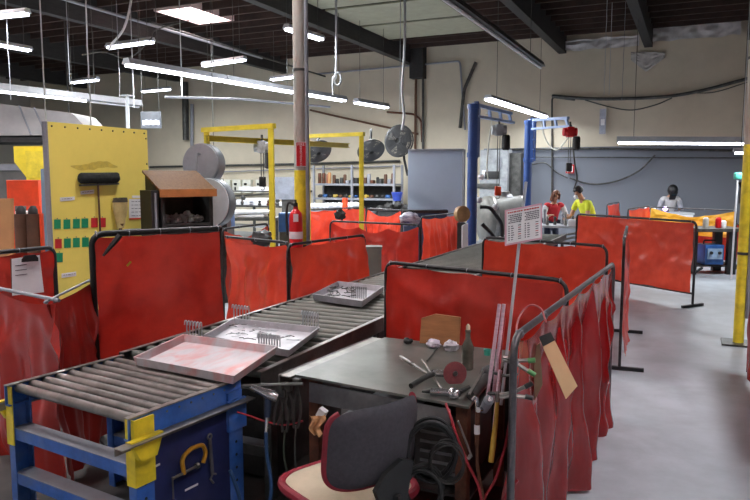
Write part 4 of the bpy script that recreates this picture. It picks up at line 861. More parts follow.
def chain_hoist(c, drop, label, body, m2, hook=ORPL, bag=False):
    t = thing('chain_hoist', label, 'hoist', c); obj('motor', MB().cyl(c-Rz @ V((.13, 0, 0)), c+Rz @ V((.13, 0, 0)), .085).box(c, (.14, .17, .2), Rz, .02), body, t)
    obj('suspension', MB().cyl(c+Z3*.09, c+Z3*.2, .02), DSTEEL, t); obj('chain_bag', MB().lathe([(.05, 0), (.08, .03), (.075, .24), (.06, .27)], c+Rz @ V((.12, -.04, 0))-Z3*.36, seg=12), m2, t)
    b = MB()
    for k in (-.02, .02): b.tube([c+Rz @ V((k, 0, 0))-Z3*.08, c+Rz @ V((k, 0, 0))-Z3*drop], .008, 5)
    obj('chain', b, DSTEEL, t); obj('hook_block', MB().box(c-Z3*(drop+.07), (.11, .09, .17), Rz, .02), hook, t)
    obj('hook', MB().tube([c-Z3*(drop+.15)+Rz @ V((.03*sin(a), 0, -.03+.03*cos(a))) for a in [k*pi/5 for k in range(8)]], .009, 6), STEEL, t); return t
c = ad(262, 147, 11.4); chain_hoist(c, .5, 'plastic wrapped white hoist hanging under the yellow gantry', CLEAR, DARK, DARK)

# back wall benches, boxes, pipes
for k, px in enumerate((223, 233.5, 243.5, 257)):
    a_, b_ = ay(px, 179.5, 19.42), ay(px+(8.5 if k < 3 else 6), 193, 19.42); c = (a_+b_)/2
    t = thing('electric_box', ('cream electric box on the back wall nearest the grey round housing', 'second cream electric box from the grey round housing', 'third cream electric box, left of the yellow gantry leg', 'narrow cream electric box partly behind the yellow gantry leg')[k], 'electric box', c-Z3*.25, 'cream electric boxes on the wall')
    w, h = (b_.x-a_.x), a_.z-b_.z
    obj('case', MB().box((c.x, 19.42, c.z), (w, .16, h), None, .012), CREAM, t); obj('switch_plate', MB().box((c.x-w*.1, 19.33, c.z+h*.16), (w*.3, .02, h*.16)), BLACK, t, False); obj('switch', MB().box((c.x-w*.1, 19.325, c.z-h*.18), (w*.12, .05, h*.22)), BLACK, t, False); obj('warning_strip', MB().box((c.x+w*.05, 19.335, c.z-h*.36), (w*.4, .012, h*.06)), DARK, t, False)
def wpipe(pts, r, m, label, name='wall_pipe', Y=19.4, cat='pipe', rad=.1):
    return solo(name, MB().tube(fillet([ay(*p, Y) for p in pts], rad), r, 8), m, label, cat)
wpipe([(150, 167), (300, 164), (400, 161)], .035, DSTEEL, 'dark horizontal pipe along the back wall above the electric boxes')
wpipe([(218, 172), (300, 169), (400, 166)], .02, GREY, 'thin grey conduit below the dark horizontal pipe')
wpipe([(218, 197), (300, 192), (312, 191)], .025, DSTEEL, 'lower dark pipe running under the electric boxes')
wpipe([(318, 74), (460, 61), (465, 130)], .028, GREY, 'light conduit running below the roof and turning down at the first blue mast')
wpipe([(416, 76), (415, 160)], .04, BROWN, 'rusty downpipe below the dark beam end, left one')
wpipe([(423, 76), (423, 160)], .04, DSTEEL, 'dark downpipe below the dark beam end, right one')
wpipe([(387, 112), (414, 114), (421, 120), (422, 142)], .03, BRZ, 'brown conduit bending down from the last tube light')
wpipe([(310, 110), (340, 117), (418, 134)], .03, BROWN, 'brown pipe slanting along the wall behind the flaking post')
wpipe([(512, 149.5), (600, 148.5), (760, 151)], .03, DSTEEL, 'long dark pipe along the top of the grey wall band')
wpipe([(512, 157), (760, 158)], .014, DSTEEL, 'thin dark wire along the grey wall band')
wpipe([(552, 200), (552, 97), (575, 100)], .025, DSTEEL, 'thin dark conduit rising up the beige wall behind the second blue mast')
wpipe([(185, 82), (186, 140)], .11, DSTEEL, 'thick dark duct on the back wall left of the grey round housing', rad=.01)
wpipe([(192, 104), (192, 150)], .06, GREY, 'grey duct beside the thick dark duct', rad=.01)
wpipe([(476, 62), (464, 90), (460, 128)], .05, DSTEEL, 'bent dark pipe left of the first blue mast')
def droop(pts, r, m, label, Y=19.38): return solo('wall_cable', MB().tube(curve([ay(*p, Y) for p in pts]), r, 6), m, label, 'cable')
droop([(552, 96), (600, 99), (660, 97), (700, 91), (750, 78)], .045, DSTEEL, 'thick dark cable slung across the beige wall')
droop([(585, 100), (610, 107), (632, 110), (655, 105), (672, 98)], .018, DSTEEL, 'thin slack cable below the thick slung one')
droop([(690, 93), (715, 92), (748, 82)], .014, DSTEEL, 'thin slack cable near the right end of the slung one')
droop([(570, 178), (585, 183), (600, 184), (620, 180), (640, 170), (655, 155)], .024, DSTEEL, 'dark cable drooping over the grey wall band behind the man in yellow')
droop([(530, 165), (545, 163), (556, 172), (568, 178)], .02, DSTEEL, 'short dark cable right of the second blue mast')
# grey bench with white sheets
t = thing('assembly_bench', 'long grey bench with white sheet metal behind the yellow gantry', 'bench', (-11.6, 17.2, 0))
a_, b_ = ay(222, 205, 17.2), ay(304, 203, 17.2); a_.z = b_.z = 1.0
obj('top', MB().beam(a_, b_, .9, .05), DSTEEL, t, False); 
for f in (.03, .5, .97):
    for o in (-.4, .4): p = a_.lerp(b_, f); obj('leg', MB().box((p.x, p.y+o, .49), (.06, .06, .97)), DSTEEL, t, False)
obj('lower_shelf', MB().beam(a_-Z3*.6, b_-Z3*.6, .85, .03), GREY, t, False)
obj('upper_rail', MB().beam(a_+Z3*.42+V((0, .3, 0)), b_+Z3*.42+V((0, .3, 0)), .3, .03).cyl(a_+V((.1, .3, 0)), a_+V((.1, .3, .42)), .025).cyl(b_+V((-.1, .3, 0)), b_+V((-.1, .3, .42)), .025), DSTEEL, t, False)
for k, (f, w, h, z, l) in enumerate(((.22, .9, .14, 1.03, 'white metal sheets on the grey bench, left pile'), (.5, .8, .2, 1.03, 'white metal sheets on the grey bench, middle pile'), (.82, .9, .1, 1.03, 'white metal sheets on the grey bench, right pile'), (.36, 1.1, .12, 1.44, 'white sheets on the raised rail of the grey bench, left'), (.8, .8, .14, 1.44, 'white sheets on the raised rail of the grey bench, right'))):
    p = a_.lerp(b_, f); solo('sheet_pile', MB().prism([V((p.x-w/2, p.y-.3 if z < 1.2 else p.y+.18, z)), V((p.x+w/2, p.y-.35 if z < 1.2 else p.y+.15, z)), V((p.x+w/2-.1, p.y+.25 if z < 1.2 else p.y+.42, z)), V((p.x-w/2+.1, p.y+.28 if z < 1.2 else p.y+.42, z))], (0.03, 0, h)), WPL, l, 'sheet metal', smooth=False)
c = ad(221, 203, 12); solo('hanging_plate', MB().prism([c+V((0, 0, .16)), c+V((.1, 0, -.02)), c+V((-.0, 0, -.18)), c+V((-.1, 0, .02))], V((0, .03, 0))), LGREY, 'small pale diamond shaped plate beside the lower round housing', 'plate', smooth=False)
c = ad(292, 190, 16); t = thing('grey_bin', 'grey metal bin behind the flaking post on the bench line', 'bin', (c.x, c.y, 0)); obj('body', MB().prism([c+Rz @ V((-.42, 0, .3)), c+Rz @ V((.4, 0, .3)), c+Rz @ V((.3, 0, -.22)), c+Rz @ V((-.38, 0, -.22))], bk_*.5), mat('slate_bin', (112, 116, 126), .5), t, False); obj('stand', MB().box((c.x+bk_.x*.25, c.y+bk_.y*.25, (c.z-.22)/2), (.5, .4, c.z-.22), Rz), DSTEEL, t, False)
for k, (px, py, d, m, w, l) in enumerate(((226, 220, 11.6, mat('blue_crate', (46, 92, 150), .5), .2, 'blue crate behind the short slack screen, left one'), (288, 222, 11, mat('blue_crate', (46, 92, 150), .5), .22, 'blue crate beside the fire extinguisher'))):
    c = ad(px, py, d); t = thing('crate', l, 'crate', (c.x, c.y, 0), 'blue crates'); obj('bin', MB().box(c, (w*1.2, .3, .3), Rz, .015), m, t); obj('stand', MB().box((c.x, c.y, (c.z-.15)/2), (w*1.1, .28, c.z-.15), Rz), DSTEEL, t, False)
c = ad(262, 239, 8.4); solo('black_bag', MB().sph(c, .13, (1, .8, .8), None, 18, .35, 3), BLACK, 'black bag slumped behind the translucent screen by the gantry leg', 'bag')
c = ad(340, 215, 10.9); solo('black_glove', MB().sph(c, .085, (1.1, .5, .9), None, 16, .6, 5), BLACK, 'black glove draped over the orange screen right of the flaking post', 'glove')

# shelving rack with its load
SY = 18.2; t = thing('shelving_rack', 'grey open shelving rack along the beige wall under the wall fans', 'shelf', (-8.6, SY, 0))
sx0, sx1, sxm = ay(314, 190, SY).x, ay(394, 190, SY).x, ay(352, 190, SY).x
for x in (sx0, sxm, sx1):
    for dy in (0, .6): obj('upright', MB().box((x, SY+dy, 1.1), (.06, .06, 2.2)), GREY, t, False)
zs = [ay(350, y_, SY).z for y_ in (183.5, 198)]
for z in zs+[.4]: obj('shelf', MB().box(((sx0+sx1)/2, SY+.3, z-.03), (sx1-sx0, .62, .06)), GREY, t, False)
r_ = random.Random(5); items = []
for k in range(20):
    f = .03+.94*k/19; x = sx0+(sx1-sx0)*f; up_ = k < 5
    w = r_.uniform(.045, .06); h = r_.uniform(.14, .3) if not up_ else r_.uniform(.22, .34); m = (BRZ, BRZ, mat('rust_red_can', (168, 96, 76), .5), CARD, BROWN)[k % 5] if up_ else (DARK, DSTEEL, BROWN, GREY, BRZ)[k % 5]
    b = MB(); y = SY+r_.uniform(.1, .25)
    if k % 2 or up_: b.lathe([(w*.95, 0), (w, .01), (w, h*.9), (w*.7, h)], (x, y, zs[0]), seg=14)
    else: b.box((x, y, zs[0]+h*.3), (w*2, .2, h*.6), None, .02)
    l = f'rusty can in the group at the left end of the rack top shelf' if up_ else 'dark small part in the line along the rack top shelf'
    solo('tin_can' if up_ else 'machine_part', b, m, l, 'can' if up_ else 'part', 'rusty cans on the rack' if up_ else 'parts on the rack top shelf')
for k in range(15):
    f = .04+.92*k/14; x = sx0+(sx1-sx0)*f; w = r_.uniform(.065, .08); m = (DARK, DSTEEL, BROWN, mat('ochre_tin', (190, 160, 70), .5), DARK, mat('blue_crate', (46, 92, 150)))[(k*5) % 6 if k != 6 else 3]
    solo('machine_part', MB().sph((x, SY+.2, zs[1]+w*.62), w, (1.1, .8, .65), None, 12, .4, k), m, 'lumpy part in the line along the rack second shelf', 'part', 'parts on the rack second shelf')
for k in range(12):
    p = az(312+4.2*k, 206-.2*k, 1.2); 
    solo('white_bundle', MB().sph(ay(312+4*k, 206-.1*k, 17.2), .13, (1, .8, .6), None, 12, .4, k), WPL, 'white wrapped bundle in the row on the table before the shelving rack', 'bundle', 'white bundles before the rack')
q0, q1 = ay(308, 209, 17.2), ay(366, 207, 17.2); t = thing('packing_table', 'long table under the white bundles before the shelving rack', 'table', ((q0.x+q1.x)/2, 17.2, 0)); obj('top', MB().box(((q0.x+q1.x)/2, 17.25, q0.z-.07), (q1.x-q0.x+.4, .7, .05)), GREY, t, False)
for sx in (q0.x, q1.x):
    for sy in (-.28, .28): obj('leg', MB().box((sx, 17.25+sy, (q0.z-.1)/2), (.05, .05, q0.z-.1)), GREY, t, False)
q = ay(397, 209, 17.6); t = thing('parts_stand', 'low dark stand under the bulky parts left of the slate board', 'stand', (q.x, q.y, 0)); obj('top', MB().box((q.x, q.y, q.z-.02), (1.2, .5, .04)), DARK, t); obj('base', MB().box((q.x, q.y, q.z/2-.03), (1.0, .4, q.z-.06)), DARK, t)
for k in range(5):
    c = ay(386+6*k, 206-(k % 3)*2, 17.6); solo('machine_part', MB().sph(V((c.x+.08*k-.16, c.y, c.z-.1)), .13+.02*(k % 2), (1, .8, .9), None, 14, .45, k+20), DARK if k != 4 else DSTEEL, 'dark bulky part heaped left of the slate board', 'part', 'bulky parts by the slate board')
c = ay(397, 197, 17); solo('plastic_bucket', MB().lathe([(.1, 0), (.15, .2), (.16, .22), (.13, .23)], V((c.x, c.y, c.z-.1))), mat('royal_blue_plastic', (44, 70, 170), .4), 'royal blue bucket on the dark parts left of the slate board', 'bucket')
q = ay(345, 198, 15); solo('orange_post', MB().box((q.x, q.y, q.z/2), (.1, .1, q.z)), ORPL, 'short orange post above the orange screen right of the flaking post', 'post', smooth=False)
q = (sx0+sx1)/2; obj('dark_back', MB().box((q, SY+.64, (zs[0]+.3)/2), (sx1-sx0, .02, zs[0]-.45)), DARK, bpy.data.objects['shelving_rack'], False)
c = ad(250, 217, 13.2); t = thing('low_bench', 'low grey bench with white flat sheets behind the short slack screen', 'bench', (c.x, c.y, 0)); obj('top', MB().box(c-Z3*.03, (1.1, .6, .05), Rz), DSTEEL, t, False)
for sx in (-.48, .48):
    for sy in (-.24, .24): p = V((c.x, c.y, (c.z-.05)/2))+Rz @ V((sx, sy, 0)); obj('leg', MB().box(p, (.05, .05, c.z-.05), Rz), DSTEEL, t, False)
for k, (ox, sz, zz, l) in enumerate(((-.1, .8, 0, 'bottom white flat sheet on the low grey bench'), (.05, .7, .07, 'top white flat sheet on the low grey bench'))): solo('sheet_pile', MB().box(c+Z3*(zz+.03)+Rz @ V((ox, 0, 0)), (sz, .45, .05), Rz @ Matrix.Rotation(.12*k, 3, 'Z'), .006), WPL, l, 'sheet metal', 'white sheets on the low bench')
for k in range(9):
    r_ = random.Random(k+300); x = -9.2-.55*k; q = V((x-.6, 16.95, 1.03)); h = r_.uniform(.12, .3)
    solo('machine_part', MB().lathe([(.06, 0), (.08, h*.3), (.05, h*.5), (.07, h*.8), (.03, h)], V((a_.lerp(b_, .06+.11*k).x, 16.84, 1.026)) if False else V((ay(226+8.6*k, 204, 16.9).x, 16.9, 1.026)), seg=10), (DARK, BRZ, DSTEEL, GREY)[k % 4], 'small part in the line along the front edge of the long grey bench', 'part', 'parts on the long grey bench')
# wall fans
FANM = mat('dark_fan_wire', (62, 62, 64), .6, 0, .1)
def fan(px, py, d, r_, facing, label, mount):
    c = ad(px, py, d); f = (Rz @ V(facing)).normalized(); t = thing('wall_fan', label, 'fan', c, 'industrial wall fans'); x, y = frame_from(f)
    b = MB()
    for k, (rr, o) in enumerate(((1, 0), (.93, .035), (.8, .06), (.87, .05), (.71, .068), (.62, .075), (.52, .08), (.42, .085), (.32, .088), (.22, .09), (.93, -.05), (.7, -.09), (.4, -.11))): b.tube([c+f*o*(r_/.35)+(x*cos(a)+y*sin(a))*r_*rr for a in [2*pi*j/28 for j in range(28)]], .011 if k else .018, 5, True)
    for j in range(20):
        a = 2*pi*j/20; b.tube([c+f*.09*(r_/.35)+(x*cos(a)+y*sin(a))*r_*.15, c+f*.06*(r_/.35)+(x*cos(a)+y*sin(a))*r_*.8, c+(x*cos(a)+y*sin(a))*r_, c-f*.09*(r_/.35)+(x*cos(a)+y*sin(a))*r_*.7, c-f*.11*(r_/.35)+(x*cos(a)+y*sin(a))*r_*.3], .005, 4)
    obj('cage', b, FANM, t)
    for j in range(4):
        a = 2*pi*j/4+.4; u = x*cos(a)+y*sin(a); v = f.cross(u); obj('blade', MB().prism([c+u*.06-v*.05+f*.02, c+u*r_*.84-v*.16+f*.03, c+u*r_*.88+v*.13-f*.02, c+u*.06+v*.05-f*.02], f*.006), FANM, t, False)
    obj('motor', MB().cyl(c-f*.2, c+f*.03, .075), BLACK, t); obj('mount_arm', MB().tube([c-f*.18, *mount(c)], .03, 8), BLACK, t)
fan(318, 151.5, 15, .29, (.4, -.8, -.75), 'wall fan half behind the flaking post', lambda c: [c+Z3*.3+bk_*.2, c+Z3*.35+bk_*.6])
fan(371, 150.5, 16, .31, (.25, -.8, -.75), 'wall fan hanging right of the yellow gantry leg', lambda c: [c+Z3*.35+bk_*.2, c+Z3*.5+bk_*.4])
fan(399, 141, 15, .34, (-.55, -1, .1), 'large dark fan on a black arm at the corner of the slate board', lambda c: [c+Rz @ V((.12, .1, -.4)), c+Rz @ V((.2, .1, -.75))])
# slate board standing left of the first mast
c0_, c1_ = ad(408, 190, 13.4), ad(463.5, 190, 13.2); c0_.z = c1_.z = 0; zt = ad(408, 150, 13.4).z
t = thing('slate_board', 'tall plain slate grey board standing left of the first blue mast', 'board', (c0_+c1_)/2); obj('panel', MB().prism([c0_, c1_, c1_+Z3*zt, c0_+Z3*zt], bk_*.05), mat('slate_blue_grey', (158, 172, 192), .5, 0, .04, 1.5), t, False); obj('edge_trim', MB().beam(c0_+Z3*zt, c1_+Z3*zt, .07, .03).beam(c1_+Z3*.01, c1_+Z3*zt, .04, .07), GREY, t, False)
# dark blue bin and bag
c = ad(425, 216, 12.9); t = thing('blue_bin', 'dark blue bin behind the striped bag below the slate board', 'bin', (c.x, c.y, 0)); obj('body', MB().box((c.x, c.y, c.z/2+.03), (.8, .26, c.z+.1), Rz, .02), mat('dark_blue_bin_paint', (44, 66, 96), .5), t); obj('rim', MB().box((c.x, c.y, c.z+.09), (.84, .3, .05), Rz, .01), BLACK, t)
c = ad(409, 219, 9.8); stripe = mat('blue_white_stripe', (222, 222, 232), .5, 0, .02, 5, c2=(60, 70, 130), stretch=(1, 1, 4)); solo('striped_bag', MB().sph(c, .14, (1.1, .7, .72), None, 20, .3, 8), stripe, 'white and blue striped bag on the red screen top below the slate board', 'bag')
c = ad(462, 214, 11.2); t = thing('wood_spool', 'small wooden spool behind the pleated orange screen', 'spool', (c.x, c.y, 0)); obj('spool', MB().lathe([(.1, -.06), (.13, -.05), (.13, .05), (.1, .06)], c, Rz @ V((.5, -1, .1))), mat('pale_spool', (176, 140, 96), .6), t); obj('stand', MB().box((c.x, c.y, (c.z-.14)/2), (.12, .12, c.z-.14)), DARK, t, False)
solo('foam_sheet', MB().prism([ad(462, 226, 10.8), ad(468, 223, 10.8), ad(468, 300, 10.8), ad(462, 300, 10.8)], bk_*.04), WPL, 'narrow white panel between the pleated orange screen and the blue mast', 'panel', smooth=False)
c = ad(373, 246, 8.2); GB = mat('grey_green_box', (120, 124, 116), .6, 0, .1); t = thing('grey_cabinet', 'low grey box behind the slipping red curtain on the rollers side', 'cabinet', (c.x, c.y, 0)); obj('body', MB().box((c.x, c.y, c.z/2-.015), (.2, .2, c.z-.03), Rz, .01), GB, t); obj('lid', MB().box((c.x, c.y, c.z-.015), (.22, .22, .03), Rz), GB, t)

# ---------------------------------------------------------------- blue jib cranes
def jib(base, tip, zt, label, px_w=.17):
    t = thing('jib_crane', label, 'crane', base, 'blue jib cranes'); bx = V(base); tp = V((tip[0], tip[1], 0)); d = (tp-bx); L = d.length; d.normalize(); s = V((d.y, -d.x, 0))
    obj('mast', MB().cyl(bx, bx+Z3*(zt-.05), .085, seg=20), JIB, t); obj('base_plate', MB().box(bx+Z3*.012, (.4, .4, .024)), JIB, t)
    sl = bx+d*.12
    b = MB(); b.box(sl+Z3*(zt-.42), (.07, .07, .95)); b.box(sl+d*.1+Z3*(zt-.42), (.03, .06, .9))
    for k in range(5): b.beam(sl+Z3*(zt-.82+.2*k), sl+d*.1+Z3*(zt-.82+.2*k), .05, .025)
    for z in (zt-.85, zt-.05): b.cyl(bx+Z3*(z-.03), bx+Z3*(z+.05), .1, seg=20)
    obj('pivot_frame', b, JIB, t, False)
    b = MB(); u0, u1, l0, l1 = bx+d*.0+Z3*zt, bx+d*L*.94+Z3*(zt-.04), bx+d*.12+Z3*(zt-.19), bx+d*L+Z3*(zt-.2)
    b.beam(u0, u1, .06, .055).beam(l0, l1, .08, .04)
    for f in (.12, .4, .68, .94): b.beam(u0.lerp(u1, f), bx+d*L*f+Z3*(zt-.19), .045, .045, s)
    obj('arm', b, PBLUE, t, False); return bx+d*L+Z3*(zt-.28)
J1 = ad(472, 200, 11.7); J2 = ad(527, 200, 15.0)
jib((J1.x, J1.y, 0), ad(513, 118, 12.9), 3.06, 'first blue jib crane, its mast right of the slate board')
jib((J2.x, J2.y, 0), ad(571, 120, 13.7), 3.06, 'second blue jib crane behind the notice sign, reaching towards the man in yellow')
c = ad(499, 130, 12.4); chain_hoist(c, 1.02, 'white hoist with orange hook block hanging from the first blue jib', LGREY, DARK, ORPL)
c = ad(570, 132, 13.6); chain_hoist(c, .62, 'red hoist hanging from the tip of the second blue jib', FRED, DARK, DARK)
hose([(486, 113, 12.1), (492, 116, 12.2), (489, 140, 12.3), (487, 165, 12.3), (488, 180, 12.3)], .012, CREAM, 'cream cable looping down from the first blue jib arm', 'cable')
hose([(540, 118, 14.6), (546, 140, 14.5), (556, 150, 14.3), (565, 142, 14), (569, 134, 13.7)], .014, CREAM, 'cream cable sagging below the second blue jib arm', 'cable')
hose([(573, 145, 13.6), (575, 165, 13.7), (577, 178, 13.8), (574, 189, 13.9)], .016, DSTEEL, 'dark control cable hanging below the red hoist', 'cable')
# fire notice on the grey wall
t = thing('wall_sign', 'small red and white double sign hanging on the grey wall between the workers', 'sign', ay(569, 173, 19.3))
for k, px in enumerate((566, 570.3)): a_ = ay(px+1.9, 169, 19.35); obj('red_plate', MB().box(a_, (.11, .03, .24), None, .01), FRED, t); obj('white_mark', MB().box(a_-V((0, .02, 0)), (.04, .02, .17)), WPL, t, False)
# banner on the wall
t = thing('wall_banner', 'small white and grey banner hanging on the beige wall above the wide twin light', 'banner', ay(602, 135, 19.35)); a_, b_ = ay(600, 109, 19.35), ay(605.5, 134, 19.35)
obj('sheet', MB().box(((a_.x+b_.x)/2, 19.35, (a_.z+b_.z)/2), (b_.x-a_.x, .02, a_.z-b_.z)), mat('banner_grey', (176, 180, 196), .7), t, False); obj('white_patch', MB().box(((a_.x+b_.x)/2, 19.335, (a_.z+b_.z)/2-.02), ((b_.x-a_.x)*.6, .012, .16)), WHITE, t, False)
# control cabinet, tank and dark duct behind the masts
a_, b_ = ay(480, 150, 18.6), ay(508, 150, 18.6); t = thing('control_cabinet', 'tall light grey control cabinet between the two blue masts', 'cabinet', ((a_.x+b_.x)/2, 18.8, 0)); zt = a_.z
obj('body', MB().box(((a_.x+b_.x)/2, 18.85, zt/2), (b_.x-a_.x, .5, zt), None, .02), mat('cabinet_grey', (158, 162, 166), .5), t)
for px, py, w, h, m, nm in ((489, 175, .42, .2, BLACK, 'display'), (485, 186, .62, .14, DSTEEL, 'vent_grille'), (481, 174, .1, .2, WPL, 'gauge'), (497, 163, .08, .3, GREY, 'door_handle')): q = ay(px+3, py, 18.58); obj(nm, MB().box(q, (w, .05, h), None, .01), m, t)
q = ay(516, 178, 18.95); solo('dark_duct', MB().box((q.x, q.y, 1.25), (.34, .35, 2.5), None, .02), DSTEEL, 'dark grey vertical duct left of the second blue mast', 'duct')
c = ad(503, 219, 15.6); axd = Rz @ V((1, 0.2, 0)); t = thing('mixing_tank', 'big grey horizontal tank behind the notice sign', 'tank', (c.x, c.y, 0))
obj('drum', MB().lathe([(.2, -.6), (.46, -.5), (.52, -.42), (.52, .42), (.46, .5), (.2, .58)], c, axd, 28), mat('tank_grey', (112, 110, 105), .5, .1, .12), t)
for o in (-.35, .35):
    p = c+axd.normalized()*o; obj('saddle', MB().box((p.x, p.y, (c.z-.3)/2), (.1, .5, c.z-.3), Rz), DSTEEL, t, False)
    obj('band', MB().lathe([(.525, 0), (.53, .01), (.53, .06), (.525, .07)], p, axd, 28), STEEL, t)
obj('hatch', MB().cyl(c+Z3*.5, c+Z3*.62, .14), STEEL, t)
for k, pts in enumerate((((480, 207), (490, 207), (502, 223), (503, 262)), ((482, 224), (494, 236), (497, 262)))):
    solo('guard_rail', MB().tube(fillet([ad(*p, 12.4) for p in pts], .08), .035, 8), BLACK, ('upper bent black guard rail in front of the grey tank', 'lower bent black guard rail in front of the grey tank')[k], 'rail', 'black guard rails')
solo('white_sack', MB().sph(ad(506, 198.5, 15.55), .17, (1.1, .8, .75), None, 16, .25, 2), WPL, 'white lump on top of the grey tank beside the notice sign', 'sack')
for k, (px, py) in enumerate(((479, 200), (481, 177), (495, 207))): 
    solo('white_gauge', MB().sph(ad(px, py, 12.6), .06, seg=10), WPL, ('round white gauge low beside the first blue mast', 'round white gauge high beside the first blue mast', 'round white gauge on the black guard rail')[k], 'gauge')

# ---------------------------------------------------------------- far assembly bench with parts
p0, p1 = ay(543, 223, 13.75), ay(579, 222, 13.75); 
t = thing('work_table', 'grey work table between the two workers and the roller line', 'table', ((p0.x+p1.x)/2, 13.75, 0)); zt = .92
cx = (p0.x+p1.x)/2; w = 1.35
obj('top', MB().box((cx, 13.75, zt-.02), (w, .7, .04)), LGREY, t, False)
for sx in (-1, 1):
    for sy in (-1, 1): obj('leg', MB().box((cx+sx*(w/2-.05), 13.75+sy*.3, (zt-.04)/2), (.06, .06, zt-.04)), GREY, t, False)
for k in range(3): obj('side_bar', MB().cyl((cx+w/2-.6+.1*k, 13.38-.03*k, .74-.06*k), (cx+w/2-.02, 13.4, .86-.06*k), .02), STEEL, t)
for k in range(9):
    q = V((cx-w/2+.1+.115*k, 13.75+.16*(k % 3-1), zt)); r_ = random.Random(k); h = r_.uniform(.12, .3)
    solo('metal_fitting', MB().lathe([(.03, 0), (.035, h*.3), (.02, h*.4), (.02, h*.8), (.03, h*.85), (.02, h)], q, seg=10), (STEEL, DSTEEL, GREY)[k % 3], 'upright metal fitting in the cluster on the work table before the woman', 'fitting', 'fittings on the work table')
for k, (o, l) in enumerate(((.28, 'low white carton on the work table left of the man in yellow'), (.5, 'second low white carton on the work table close to the man in yellow'))): solo('carton', MB().box((cx+o, 13.55, zt+.06), (.2, .2, .12), None, .008), WPL, l, 'box')

